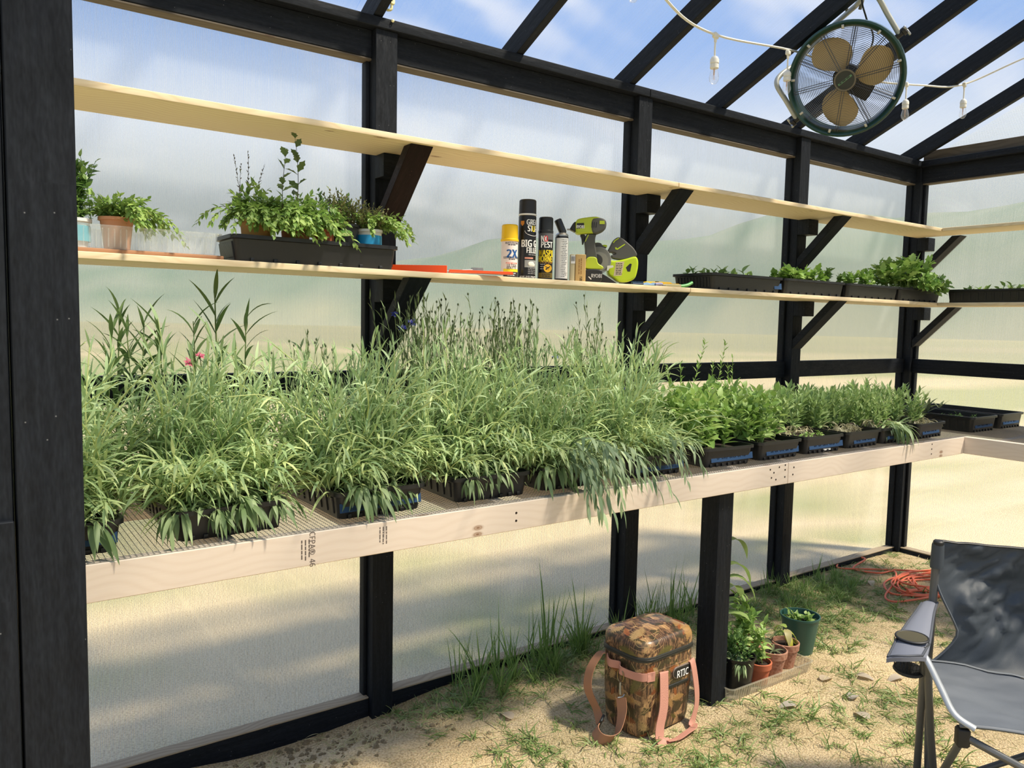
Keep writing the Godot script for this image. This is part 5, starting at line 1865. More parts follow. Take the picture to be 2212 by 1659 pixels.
func ground_pots() -> void:
	var gy := ground_h(2.8, 0.64)
	var t := thing("drip_tray", "ribbed clear plastic tray on the ground holding the clay pots", "tray", Vector3(2.795, gy, 0.635), -0.03)
	var b := mb()
	loft(b, [rrect(0.52, 0.25, 0.02, 0.0), rrect(0.54, 0.27, 0.022, 0.05), rrect(0.552, 0.282, 0.024, 0.0505), rrect(0.552, 0.282, 0.024, 0.053), rrect(0.536, 0.266, 0.021, 0.053), rrect(0.517, 0.247, 0.019, 0.002)], true, true)
	var cm: StandardMaterial3D = M.clear.duplicate()
	cm.albedo_color = Color(0.80, 0.78, 0.70, 0.22)
	obj("tray_wall", b, cm, t)
	b = mb()
	for s in [-1, 1]:
		for i in 34:
			box(b, Vector3((i - 16.5) * 0.0152, 0.026, s * 0.1325), Vector3(0.005, 0.044, 0.004), Basis(Vector3.RIGHT, s * 0.2), 0.001)
		for i in 15:
			box(b, Vector3(s * 0.2675, 0.026, (i - 7) * 0.0152), Vector3(0.004, 0.044, 0.005), Basis(Vector3.BACK, -s * 0.2), 0.001)
	stuff(obj("tray_ribs", b, cm, t))
	var y := gy + 0.0035
	var weath := mat(rgb(178, 134, 112), 0.9)
	weath.albedo_texture = noise_tex(95, 0.03, 4, false, 256, 1, ramp([[0.2, rgb(214, 190, 178)], [0.6, rgb(255, 255, 255)]]))
	weath.uv1_scale = Vector3(2, 8, 1)
	t = potted("nursery_pot", "black plastic nursery pot with light green floppy-leaved plant beside the bench leg", Vector3(2.632, y, 0.700), 0.056, 0.072, 0.152, 0.0, M.black_plastic)
	grow(t, "pepper_plant", "mint", 3, 0.125, 0.03, 0.7, 0.9)
	grow(t, "pepper_plant", "edge", 3, 0.125, 0.03, 0.5, 0.7)
	t = potted("clay_pot", "orange clay pot at the front edge, touching the black nursery pot", Vector3(2.762, y, 0.712), 0.036, 0.052, 0.098, 1.0, M.terracotta)
	grow(t, "pepper_plant", "leafy", 2, 0.08, 0.015, 0.7, 0.85)
	t = potted("clay_pot", "pale weathered clay pot with white flecked soil and one drooping leaf", Vector3(2.888, y, 0.690), 0.040, 0.060, 0.112, 1.0, weath)
	grow(t, "drooping_plant", "rosette", 1, 0.095, 0.0, 0.5, 0.5)
	t = potted("clay_pot", "clay pot with a small yellowing pepper seedling, right end of the tray", Vector3(3.008, y, 0.668), 0.040, 0.060, 0.112, 1.0, weath)
	t.rotation.y = 0.0
	b = mb()
	b.col = Color(0.30, 0.2, 0.12)
	tube(b, PackedVector3Array([Vector3(0, 0.09, 0), Vector3(0.004, 0.13, 0.0), Vector3(0.0, 0.175, 0.0)]), 0.002, 5)
	for k in 6:
		b.col = [Color(0.42, 0.5, 0.08), Color(0.55, 0.52, 0.05), Color(0.3, 0.45, 0.1), Color(0.46, 0.52, 0.09), Color(0.5, 0.45, 0.2), Color(0.35, 0.48, 0.1)][k]
		leaf(b, Vector3(0, 0.13 + k * 0.009, 0), Vector3(cos(k * 2.2), 0.45, sin(k * 2.2) + 0.5), 0.085, 0.034, 2.6, 6, 1, 0.2)
	obj("pepper_plant", b, M.leaf, t)
	t = potted("clay_pot", "clay pot behind the others, holding arching strap leaves", Vector3(2.930, y, 0.560), 0.038, 0.056, 0.108, 1.0, M.terracotta)
	grow(t, "strap_leaf_plant", "rosette", 2, 0.09, 0.01, 0.8, 1.1)
	grow(t, "strap_leaf_plant", "sprout", 3, 0.09, 0.03, 0.9, 1.2)
	t = potted("clay_pot", "clay pot behind the black nursery pot with a tall corn-like plant", Vector3(2.688, y, 0.575), 0.038, 0.056, 0.108, 1.0, M.terracotta)
	t.rotation.y = 0.0
	b = mb()
	b.col = Color(0.30, 0.40, 0.14)
	tube(b, spline([Vector3(0, 0.09, 0), Vector3(0.012, 0.3, 0.0), Vector3(-0.006, 0.46, 0.005), Vector3(0.006, 0.60, 0.0)], 5), 0.007, 8, 0.003)
	for k in 9:
		b.col = Color(0.24, 0.36, 0.10).lerp(Color(0.42, 0.54, 0.20), float((k * 5) % 7) / 7.0)
		var a: float = [2.9, 0.4, 0.9, 0.15, -0.4, 0.6, 0.2, 2.6, 0.0][k]
		leaf(b, Vector3(0, 0.16 + k * 0.054, 0), Vector3(cos(a), 0.9, sin(a) * 0.7 + 0.2), 0.25 - k * 0.010, 0.048, 3.0, 10, 0, 0.3)
	obj("corn_plant", b, M.leaf, t)
	t = potted("clay_pot", "clay pot half hidden in the middle of the tray, under a bushy yellow-green plant", Vector3(2.80, y, 0.582), 0.038, 0.056, 0.108, 1.0, M.terracotta)
	grow(t, "bushy_plant", "leafy", 3, 0.09, 0.02, 0.8, 1.15)
	grow(t, "bushy_plant", "ferny", 1, 0.09, 0.01, 0.55, 0.65)
	t = potted("green_pot", "dark green plastic pot with weeds behind the clay pots", Vector3(3.215, ground_h(3.2, 0.6) - 0.002, 0.600), 0.062, 0.088, 0.178, 0.0, mat(rgb(44, 86, 76), 0.4))
	grow(t, "weed", "sprout", 10, 0.15, 0.05, 0.9, 1.5)


func camp_chair() -> void:
	var R := Vector3(0.680, 0, 0.733)
	var F := Vector3(-0.733, 0, 0.680)
	var o := Vector3(2.597, 0, 1.493) + R * 0.40
	var t := thing("camp_chair", "grey folding camp chair with mesh cup holder, cut off by the frame", "camp chair", o, 0.0)
	var at := func(r: float, y: float, f: float) -> Vector3: return R * r + F * f + Vector3(0, y, 0)
	var cloth := mat(rgb(92, 98, 106), 0.6)
	cloth.normal_enabled = true
	cloth.normal_texture = noise_tex(96, 0.3, 2, true, 256, 2.0)
	cloth.normal_scale = 0.4
	cloth.uv1_scale = Vector3(6, 6, 1)
	var dark := mat(rgb(62, 69, 76), 0.55)
	dark.normal_enabled = true
	dark.normal_texture = cloth.normal_texture
	dark.normal_scale = 0.4
	dark.uv1_scale = Vector3(6, 6, 1)
	var pipe := mat(rgb(96, 98, 100), 0.4, 0.3)
	var light_tube := mat(rgb(176, 180, 182), 0.4, 0.4)
	var black := mat(rgb(28, 29, 31), 0.5)
	var w1 := noise(97, 2.4, 3)
	var w2 := noise(98, 1.1, 2)
	# backrest: slung between the two poles, pinched toward its foot
	var back := func(u: float, v: float) -> Vector3:
		var x := lerpf(-0.40, 0.40, u)
		var pinch := 1.0 - 0.20 * smoothstep(0.75, 0.15, v) * (1.0 - 0.75 * smoothstep(0.30, 0.0, v))
		var y := lerpf(0.44, 0.838, v) - (0.02 * sin(PI * u) * v)
		var sag := 0.10 * sin(PI * u) * (1.0 - v * 0.35) + lerpf(-0.04, 0.02, v)
		var fold := 0.014 * absf(w1.get_noise_2d(x * 2.2 + y * 2.0, y * 3.4 - x * 2.5)) + 0.02 * w2.get_noise_2d(x * 2.0 + 9, y * 3.0)
		var edge := smoothstep(0.0, 0.12, u) * smoothstep(1.0, 0.88, u)
		var q: Vector3 = at.call(x * pinch, y, -sag + fold * 2.2 * edge)
		var foot: Vector3 = at.call(x * 1.02, 0.447 - 0.0275 * sin(PI * u), 0.035)
		return foot.lerp(q, smoothstep(0.0, 0.28, v))
	var b := mb()
	sheet(b, 60, 40, back, Vector2(1, 1))
	var bk := obj("backrest", b, dark, t)
	for e in [[0.0, 0], [1.0, 0], [1.0, 1]]:
		b = mb()
		var pts := PackedVector3Array()
		for i in 25:
			var s := i / 24.0
			pts.append(back.call(s, 1.0) if e[1] == 1 else back.call(e[0], s))
		tube(b, pts, 0.006, 6, -1, 0.6)
		obj("hem", b, black if e[1] == 1 else cloth, bk)
	# corner sleeves over the pole tops
	for s in [-1, 1]:
		b = mb(place(at.call(s * 0.398, 0.752, 0.002)))
		lathe(b, [Vector2(0.020, 0.0), Vector2(0.021, 0.01), Vector2(0.019, 0.075), Vector2(0.017, 0.082)], 14)
		var sl := obj("pole_sleeve", b, dark, bk)
		b = mb(place(at.call(s * 0.398, 0.826, 0.004)))
		lathe(b, [Vector2(0.0165, 0.0), Vector2(0.0165, 0.014), Vector2(0.013, 0.018)], 14)
		obj("pole_cap", b, black, sl)
	# seat
	var seat := func(u: float, v: float) -> Vector3:
		var x := lerpf(-0.40, 0.40, u)
		var wv := lerpf(0.41, 0.46, v)
		var y := lerpf(0.448, 0.446, v) - 0.055 * sin(PI * u) * (0.5 + 0.5 * sin(PI * v))
		y += 0.010 * w2.get_noise_2d(x * 3.0, v * 2.0) + 0.006 * absf(w1.get_noise_2d(x * 2.0, v * 1.6 + 4))
		return at.call(x / 0.40 * wv, y, lerpf(0.04, 0.46, v) - 0.03 * sin(PI * u) * v)
	b = mb()
	sheet(b, 48, 36, func(u: float, v: float) -> Vector3: return seat.call(u, 1.0 - v), Vector2(1, 1))
	var st := obj("seat", b, cloth, t)
	b = mb()
	var pts := PackedVector3Array()
	for i in 25:
		pts.append(seat.call(i / 24.0, 0.0) + Vector3(0, 0.004, 0))
	tube(b, pts, 0.005, 6, -1, 0.6)
	obj("seat_seam", b, mat(rgb(104, 110, 116), 0.6), st)
	b = mb()
	pts = PackedVector3Array()
	for i in 25:
		pts.append(seat.call(i / 24.0, 1.0))
	tube(b, pts, 0.006, 6)
	obj("seat_hem", b, cloth, st)
	for s in [-1, 1]:
		# arm rest: a padded tongue from the pole to the front hub
		var arm := func(u: float, v: float) -> Vector3:
			var half := lerpf(0.028, 0.058, smoothstep(0.0, 1.0, v))
			var yy := lerpf(0.640, 0.600, v) + 0.012 * sin(PI * v) - 0.010 * pow(absf(u - 0.5) * 2, 3)
			return at.call(s * (0.412 + 0.172 * v) + (u - 0.5) * 2 * half, yy, lerpf(0.0, 0.385, v) + s * 0.3 * (u - 0.5) * half * 2 + 0.018 * sin(PI * u) * v)
		b = mb()
		sheet(b, 12, 22, func(u: float, v: float) -> Vector3: return arm.call(u, 1.0 - v))
		sheet(b, 12, 22, func(u: float, v: float) -> Vector3: return arm.call(u, v) - Vector3(0, 0.012, 0))
		for e in 2:
			sheet(b, 22, 1, func(u: float, v: float) -> Vector3: return arm.call(float(e), u if e == 1 else 1 - u) - Vector3(0, 0.012 * (1 - v), 0))
		sheet(b, 12, 1, func(u: float, v: float) -> Vector3: return arm.call(u, 1.0) - Vector3(0, 0.012 * (1 - v), 0))
		var ar := obj("armrest", b, mat(rgb(112, 116, 128), 0.6), t)
		b = mb()
		pts = PackedVector3Array()
		for i in 41:
			var q := i / 40.0
			pts.append(arm.call(0.02, q * 2.0) if q < 0.4 else (arm.call(lerpf(0.02, 0.98, (q - 0.4) / 0.2), 0.985) if q < 0.6 else arm.call(0.98, (1.0 - q) * 2.0)))
		for i in pts.size():
			pts[i] += Vector3(0, 0.001, 0)
		tube(b, pts, 0.004, 6)
		obj("armrest_piping", b, mat(rgb(70, 74, 82), 0.6), ar)
		# cup holder: dark opening with a mesh pouch below
		var c: Vector3 = at.call(s * 0.548, 0.6225, 0.30)
		b = mb(Transform3D(Basis(R, 0.1) * Basis(R, Vector3.UP, F), c))
		var rim := PackedVector3Array()
		for p in circle(0.044, 0.0, 25, 0.036):
			rim.append(p)
		rim.append(rim[0])
		tube(b, rim, 0.0035, 6)
		obj("cup_rim", b, black, ar)
		b = mb(Transform3D(Basis(R, 0.1) * Basis(R, Vector3.UP, F), c))
		var ov := PackedVector2Array()
		for p in circle(0.043, 0, 20, 0.035):
			ov.append(Vector2(p.x, p.z))
		b.xf = b.xf * Transform3D(Basis(Vector3.RIGHT, PI / 2), Vector3(0, 0.001, 0))
		prism(b, ov, 0.002)
		obj("cup_opening", b, mat(rgb(70, 66, 48), 0.9), ar)
		b = mb(Transform3D(Basis(R, 0.1) * Basis(R, Vector3.UP, F), c))
		for k in 7:
			var yy := -0.012 - k * 0.015
			var ring := PackedVector3Array()
			for p in circle(0.047 - 0.001 * k, yy, 21, 0.040 - 0.001 * k):
				ring.append(p)
			ring.append(ring[0])
			tube(b, ring, 0.0006, 4)
		for k in 26:
			var an := TAU * k / 26
			for q in [-0.5, 0.5]:
				tube(b, PackedVector3Array([Vector3(cos(an) * 0.047, -0.01, -sin(an) * 0.040), Vector3(cos(an + q * 0.5) * 0.044, -0.06, -sin(an + q * 0.5) * 0.037), Vector3(cos(an + q) * 0.040, -0.105, -sin(an + q) * 0.033)]), 0.0006, 4)
		var cup := stuff(obj("cup_mesh", b, black, ar))
		b = mb(Transform3D(Basis(R, 0.1) * Basis(R, Vector3.UP, F), c))
		lathe(b, [Vector2(0.040, -0.110), Vector2(0.044, -0.106), Vector2(0.042, -0.100)], 20)
		obj("cup_base", b, black, ar)
		# frame
		b = mb()
		tube(b, PackedVector3Array([at.call(s * 0.400, 0.80, 0.0), at.call(s * 0.402, 0.42, -0.01)]), 0.0125, 12)
		obj("back_pole", b, pipe, t)
		b = mb()
		tube(b, spline([at.call(s * 0.400, 0.43, -0.012), at.call(s * 0.395, 0.02, 0.05)], 3), 0.0125, 12)
		obj("rear_leg", b, pipe, t)
		b = mb()
		tube(b, PackedVector3Array([at.call(s * 0.525, 0.585, 0.35), at.call(s * 0.47, 0.30, 0.17), at.call(s * 0.415, 0.015, -0.01)]), 0.0115, 12)
		obj("leg", b, pipe, t)
		b = mb()
		tube(b, PackedVector3Array([at.call(s * 0.520, 0.580, 0.355), at.call(s * 0.45, 0.3, 0.20), at.call(s * 0.375, 0.015, 0.05)]), 0.0115, 12)
		obj("leg", b, pipe, t)
		b = mb()
		tube(b, spline([at.call(s * 0.535, 0.598, 0.335), at.call(s * 0.522, 0.58, 0.362), at.call(s * 0.495, 0.52, 0.405), at.call(s * 0.470, 0.468, 0.445), at.call(s * 0.425, 0.445, 0.470)], 6), 0.0105, 10, 0.0105, 0.7)
		obj("arm_support", b, light_tube, t)
		b = mb(Transform3D(Basis(R, Vector3.UP, F), at.call(s * 0.445, 0.405, 0.44)))
		box(b, Vector3.ZERO, Vector3(0.034, 0.055, 0.034), Basis.IDENTITY, 0.006)
		obj("corner_hub", b, black, t)
		b = mb()
		tube(b, PackedVector3Array([at.call(s * 0.445, 0.40, 0.44), at.call(s * 0.39, 0.02, 0.06)]), 0.0105, 10)
		obj("side_brace", b, pipe, t)
		b = mb()
		tube(b, PackedVector3Array([at.call(s * 0.445, 0.41, 0.445), at.call(-s * 0.40, 0.02, 0.47)]), 0.0105, 10)
		obj("front_brace", b, pipe, t)
		b = mb()
		tube(b, PackedVector3Array([at.call(s * 0.395, 0.40, -0.01), at.call(-s * 0.385, 0.02, 0.03)]), 0.0105, 10)
		obj("rear_brace", b, pipe, t)


func extension_cord() -> void:
	var o := mat(rgb(226, 112, 76), 0.5)
	var t := thing("extension_cord", "coiled orange extension cord on the grass near the far corner", "cord", Vector3(4.60, 0.0, 0.42))
	var b := mb()
	var r := RandomNumberGenerator.new()
	r.seed = 8
	var pts := []
	for i in 90:
		var a := i * 0.62
		var rad := 0.17 + 0.07 * sin(i * 0.43) + r.randf_range(-0.02, 0.02)
		var cx := 0.10 + 0.05 * sin(i * 0.11)
		var x := cx + cos(a) * rad * 1.35
		var z := 0.06 + sin(a) * rad * 0.75
		pts.append(Vector3(x, ground_h(4.6 + x, 0.42 + z) + 0.008 + 0.018 * float(i) / 90.0 + 0.006 * sin(i * 1.9), z))
	tube(b, spline(pts, 5), 0.0058, 6)
	obj("coil", b, o, t)
	b = mb()
	var lp := []
	for p in [[0.28, -0.10], [0.05, -0.28], [-0.1, -0.42], [0.16, -0.50], [0.22, -0.42], [-0.02, -0.36], [0.02, -0.22], [0.12, -0.17], [-0.08, -0.06], [-0.33, 0.02], [-0.38, 0.10], [-0.24, 0.17], [-0.05, 0.20], [0.15, 0.26]]:
		lp.append(Vector3(p[0], ground_h(4.6 + p[0], 0.42 + p[1]) + 0.012 + 0.01 * absf(sin(p[0] * 9)), p[1]))
	tube(b, spline(lp, 7), 0.0058, 6)
	obj("loose_loop", b, o, t)
	b = mb()
	tube(b, PackedVector3Array([Vector3(-0.20, 0.03, 0.08), Vector3(-0.15, 0.032, 0.09), Vector3(-0.13, 0.03, 0.095)]), 0.012, 8, 0.009)
	obj("plug", b, o, t)


# ---------------------------------------------------------------- grass
func tuft(seed_: int, n: int, L: float, W: float, lean: float, droop: float, c1: Color, c2: Color, spread := 0.02) -> ArrayMesh:
	var r := RandomNumberGenerator.new()
	r.seed = seed_
	var b := mb()
	for i in n:
		var a := r.randf() * TAU
		b.col = c1.lerp(c2, r.randf())
		leaf(b, Vector3(r.randf_range(-1, 1), 0, r.randf_range(-1, 1)) * spread, Vector3(cos(a) * lean, 1, sin(a) * lean), L * r.randf_range(0.45, 1.0), W, droop * r.randf_range(0.3, 1.3), 5, 0, 0.0, r.randf_range(-1, 1))
	return b.mesh(M.leaf)


func scatter(called: String, label: String, category: String, meshes: Array, list: Array) -> void:
	# many copies of a few tufts
	for k in meshes.size():
		var mine := list.filter(func(e): return e[2] % meshes.size() == k)
		if mine.is_empty():
			continue
		var mm := MultiMesh.new()
		mm.transform_format = MultiMesh.TRANSFORM_3D
		mm.mesh = meshes[k]
		mm.instance_count = mine.size()
		for i in mine.size():
			var e: Array = mine[i]
			mm.set_instance_transform(i, Transform3D(Basis.from_euler(Vector3(e[4], e[3], e[5])).scaled(Vector3.ONE * e[1]), e[0]))
		var o := MultiMeshInstance3D.new()
		o.multimesh = mm
		o.name = numbered(called)
		add_child(o)
		tag(o, label, category, called, "stuff")


func ground_cover() -> void:
	var r := RandomNumberGenerator.new()
	r.seed = 55
	var g1 := Color(0.13, 0.24, 0.05)
	var g2 := Color(0.27, 0.40, 0.12)
	var d1 := Color(0.48, 0.46, 0.22)
	var d2 := Color(0.66, 0.58, 0.34)
	var short := []
	var long := []
	var dry := []
	for i in 5:
		short.append(tuft(200 + i, 13, 0.085, 0.0042, 0.9, 1.6, g1, g2.lerp(d1, 0.4)))
		long.append(tuft(220 + i, 14, 0.30, 0.0065, 0.28, 0.9, g1, g2, 0.03))
		dry.append(tuft(240 + i, 10, 0.08, 0.0028, 2.2, 1.2, d1, d2, 0.035))
	var a := []
	var l := []
	var d := []
	for i in 17000:
		var x := r.randf_range(0.3, 5.28)
		var z := r.randf_range(-0.03, 2.3)
		var g := grass_at(x, z)
		var p := Vector3(x, ground_h(x, z) - 0.003, z)
		var inside_bag := absf(x - 2.15) < 0.17 and absf(z - 0.65) < 0.13
		var in_tray := absf(x - 2.8) < 0.28 and absf(z - 0.635) < 0.15
		if inside_bag or in_tray:
			continue
		if r.randf() < g * 0.6:
			a.append([p, r.randf_range(0.5, 1.3), i, r.randf() * TAU, r.randf_range(-0.4, 0.4), r.randf_range(-0.4, 0.4)])
		elif r.randf() < 0.30:
			d.append([p, r.randf_range(0.4, 1.2), i, r.randf() * TAU, r.randf_range(-0.2, 0.2), r.randf_range(-0.2, 0.2)])
		if r.randf() < smoothstep(0.45, 1.0, g) * (0.12 if x > 3.3 else 0.16) and z < 0.45:
			l.append([p, r.randf_range(0.4, 1.0) * (0.55 if x > 3.3 else 1.0), i, r.randf() * TAU, r.randf_range(-0.15, 0.15), r.randf_range(-0.15, 0.15)])
	scatter("short_grass", "short green grass growing in patches on the sandy floor", "grass", short, a)
	scatter("tall_grass", "tall dark grass along the foot of the back wall", "grass", long, l)
	scatter("dry_grass", "dry straw and flattened grass scattered over the sand", "grass", dry, d)
	# tall single clumps against the wall
	var clump := []
	for i in 3:
		clump.append(tuft(260 + i, 10, 0.55, 0.008, 0.16, 0.5, Color(0.12, 0.22, 0.05), Color(0.22, 0.35, 0.10), 0.03))
	var where := [[2.16, 0.02, 1.0], [2.32, 0.05, 0.85], [1.86, 0.03, 0.75], [1.66, 0.05, 0.8], [2.06, 0.10, 0.6], [2.92, 0.06, 0.85], [3.03, 0.04, 0.8], [2.86, 0.03, 0.7], [4.18, 0.06, 0.5], [3.72, 0.06, 0.5]]
	var names := ["tallest grass clump against the panel left of the cooler bag", "grass clump just left of the post behind the cooler bag", "thin grass clump against the panel midway between two posts", "leftmost grass clump at the wall, with two long blades", "low grass clump in front of the tallest clump", "grass clump between cooler bag and bench leg", "grass clump partly hidden by the bench leg", "sparse grass clump right of the second post's foot", "low grass clump at the wall before the far corner", "low grass clump at the foot of the third post"]
	for i in where.size():
		var w: Array = where[i]
		var o := inst("grass_clump", clump[i % 3], self, Transform3D(Basis(Vector3.UP, i * 1.7).scaled(Vector3.ONE * w[2]), Vector3(w[0], ground_h(w[0], w[1]) - 0.003, w[1])))
		tag(o, names[i], "grass clump", "grass clumps at the wall")
	# fallen leaves and chips
	var lp := [[3.04, 0.86], [2.86, 1.12], [2.68, 0.91], [4.42, 0.27], [3.20, 0.95], [2.98, 1.02], [1.70, 0.34], [3.30, 1.02]]
	var ln := ["curled grey dry leaf just right of the drip tray", "pale dry leaf lying in the sunlit sand left of the chair", "dry leaf on the sand in front of the drip tray", "pale wood chip in the shaded grass before the far wall", "small dry leaf beyond the curled grey one", "tan leaf between the drip tray and chair", "pale dry leaf in the bench's shade left of the cooler bag", "dry leaf nearest the camp chair's arm"]
	for i in lp.size():
		var b := mb()
		b.col = Color(0.60, 0.50, 0.36).lerp(Color(0.48, 0.44, 0.38), float(i % 3) / 2.0)
		leaf(b, Vector3(-0.04, 0.008, 0), Vector3(1, 0.25, 0), 0.085, 0.045, 0.8, 7, 1, 0.35)
		var o := inst("dry_leaf", b.mesh(M.leaf), self, Transform3D(Basis(Vector3.UP, i * 1.3), Vector3(lp[i][0], ground_h(lp[i][0], lp[i][1]), lp[i][1])))
		tag(o, ln[i], "dry leaf", "dry leaves on the sand")
	# clods of dug soil at the sill
	var clod := []
	for i in 3:
		var b := mb()
		var cn := noise(300 + i, 0.6, 2)
		b.col = Color(0.84, 0.70, 0.48)
		var rings := []
		for k in 6:
			var an := PI * k / 5 - PI / 2
			var ring := PackedVector3Array()
			for p in circle(maxf(cos(an), 0.01), sin(an), 9):
				ring.append(p * (0.8 + 0.4 * cn.get_noise_3dv(p * 2)) * 0.012)
			rings.append(ring)
		loft(b, rings, false, false, 2.0)
		clod.append(b.mesh(M.sand))
	var cl := []
	for i in 260:
		var x := r.randfn(1.0, 0.28)
		var z := absf(r.randfn(0.14, 0.12))
		cl.append([Vector3(x, ground_h(x, z), z), r.randf_range(0.2, 1.2), i, r.randf() * TAU, r.randf(), r.randf()])
	scatter("soil_clods", "crumbly clods of dug soil at the foot of the first post", "soil", clod, cl)


# ---------------------------------------------------------------- overhead
func fan() -> void:
	var c := Vector3(3.291, 2.641, 0.639)
	var n := Vector3(-0.873, -0.356, 0.478).normalized()
	var right := Vector3.UP.cross(n).normalized()
	var basis := Basis(right, n.cross(right), n)
	var t := thing("drum_fan", "round dark green drum fan with tan blades hung from the rafters", "fan", c)
	t.basis = basis
	var green := mat(rgb(20, 60, 50), 0.3)
	green.clearcoat_enabled = true
	green.clearcoat = 0.4
	var wire := mat(rgb(84, 86, 92), 0.35, 0.5)
	var dark := mat(rgb(24, 26, 28), 0.5)
	var toz := Basis(Vector3.RIGHT, PI / 2)  # +y of a lathe to +z of the fan
	var b := mb(Transform3D(toz, Vector3.ZERO))
	lathe(b, [Vector2(0.236, -0.15), Vector2(0.246, -0.146), Vector2(0.246, -0.03), Vector2(0.2475, 0.0), Vector2(0.246, 0.012), Vector2(0.238, 0.016), Vector2(0.228, 0.008), Vector2(0.220, -0.010), Vector2(0.217, -0.04), Vector2(0.217, -0.145), Vector2(0.236, -0.15)], 64, false, false, 0.9)
	obj("drum", b, green, t)
	for side in [[0.012, "front_grille"], [-0.146, "rear_grille"]]:
		var g := part(t, side[1])
		b = mb()
		for k in 24:
			var rr := 0.050 + k * 0.0071
			var zz: float = side[0] + (0.018 * (1.0 - pow(rr / 0.215, 2)) if side[0] > 0 else -0.006)
			var ring := PackedVector3Array()
			for i in 49:
				var a := TAU * i / 48
				ring.append(Vector3(cos(a) * rr, sin(a) * rr, zz))
			tube(b, ring, 0.0009, 5)
		stuff(obj("ring_wires", b, wire, g))
		for k in 10:
			b = mb()
			for q in [-1, 1]:
				var a := TAU * k / 10 + 0.17
				var off: Vector3 = Vector3(-sin(a), cos(a), 0) * (0.005 * q)
				var pts := PackedVector3Array()
				for i in 6:
					var rr := lerpf(0.042, 0.220, i / 5.0)
					pts.append(Vector3(cos(a) * rr, sin(a) * rr, side[0] + (0.018 * (1.0 - pow(rr / 0.215, 2)) + 0.002 if side[0] > 0 else -0.008)) + off)
				tube(b, pts, 0.0016, 5)
			obj("spoke", b, wire, g)
	b = mb(Transform3D(toz, Vector3(0, 0, 0.028)))
	lathe(b, [Vector2(0.0445, -0.006), Vector2(0.045, 0.003), Vector2(0.0415, 0.006), Vector2(0.040, 0.003), Vector2(0.0, 0.004)], 40, true, false)
	var hub := obj("hub_badge", b, mat(rgb(20, 34, 36), 0.4), t)
	b = mb(Transform3D(toz, Vector3(0, 0, 0.028)))
	lathe(b, [Vector2(0.0395, 0.0035), Vector2(0.0465, 0.0035), Vector2(0.0465, 0.0065), Vector2(0.0395, 0.0065)], 40, false, false)
	obj("hub_ring", b, mat(rgb(96, 92, 84), 0.4, 0.4), hub)
	b = mb(Transform3D(Basis(Vector3.BACK, 0.62), Vector3(0, 0, 0.0325)))
	box(b, Vector3.ZERO, Vector3(0.066, 0.009, 0.002), Basis.IDENTITY, 0.0005)
	obj("logo_bar", b, mat(rgb(84, 130, 96), 0.4), hub)
	small_print(hub, dark, Transform3D(Basis(Vector3.BACK, 0.62), Vector3(0, -0.002, 0.0336)), 0.05, 1, 0.005, 0.01, 0.0, 16)
	# three wide pitched blades
	var bl := mat(rgb(206, 182, 136), 0.4, 0.0)
	bl.backlight_enabled = true
	bl.backlight = Color(0.45, 0.38, 0.25)
	for k in 3:
		var a0: float = [1.9, 0.15, 4.33][k]
		b = mb()
		var f := func(u: float, v: float, dz: float) -> Vector3:
			var rr := lerpf(0.035, 0.206, v)
			var wid := 0.66 * pow(sin(PI * clampf(v * 0.86 + 0.12, 0, 1)), 0.7)
			var th := a0 + (u - 0.5) * 2 * wid + 0.30 * v
			return Vector3(cos(th) * rr, sin(th) * rr, -0.055 + (u - 0.5) * lerpf(0.055, 0.035, v) + dz)
		sheet(b, 12, 14, func(u: float, v: float) -> Vector3: return f.call(u, v, 0.001))
		sheet(b, 12, 14, func(u: float, v: float) -> Vector3: return f.call(1 - u, v, -0.001))
		obj("blade", b, bl, t)
	b = mb(Transform3D(toz, Vector3(0, 0, -0.14)))
	lathe(b, [Vector2(0.060, 0.0), Vector2(0.062, 0.01), Vector2(0.060, 0.06), Vector2(0.045, 0.07), Vector2(0.02, 0.075), Vector2(0.02, 0.10)], 28)
	obj("motor", b, dark, t)
	b = mb()
	box(b, Vector3(0.065, -0.060, -0.152), Vector3(0.085, 0.075, 0.03), Basis(Vector3.BACK, -0.55), 0.004)
	obj("control_box", b, dark, t)
	# clips round the rim
	for k in 9:
		var a := TAU * k / 9 + 0.25
		b = mb(Transform3D(Basis(Vector3.BACK, a), Vector3(cos(a), sin(a), 0) * 0.222 + Vector3(0, 0, 0.015)))
		box(b, Vector3.ZERO, Vector3(0.018, 0.012, 0.008), Basis.IDENTITY, 0.002)
		obj("grille_clip", b, M.steel, t)
	# tubular stand, hung upside down
	var tube_m := mat(rgb(176, 178, 170), 0.4, 0.2)
	var d := Vector3(0.80, 0.60, 0).normalized()     # pivot axis
	var up := Vector3(-0.50, 0.85, -0.15).normalized()  # towards the foot
	var wide := 0.262
	b = mb()
	var pL := -d * wide + Vector3(0, 0, -0.05)
	var pR := d * wide + Vector3(0, 0, -0.05)
	tube(b, spline([pL, pL + up * 0.10, pL + up * 0.19, pL + up * 0.215 + d * 0.03 + Vector3(0, 0, -0.04), pL + up * 0.21 + d * 0.09 + Vector3(0, 0, -0.12)], 6), 0.0115, 12)
	tube(b, spline([pL + up * 0.21 + d * 0.09 + Vector3(0, 0, -0.12), up * 0.23 + Vector3(0, 0, -0.20), pR + up * 0.23 - d * 0.09 + Vector3(0, 0, -0.12)], 6), 0.0115, 12)
	tube(b, spline([pR, pR + up * 0.10, pR + up * 0.20, pR + up * 0.235 - d * 0.03 + Vector3(0, 0, -0.04), pR + up * 0.23 - d * 0.09 + Vector3(0, 0, -0.12)], 6), 0.0115, 12)
	obj("stand_tube", b, tube_m, t)
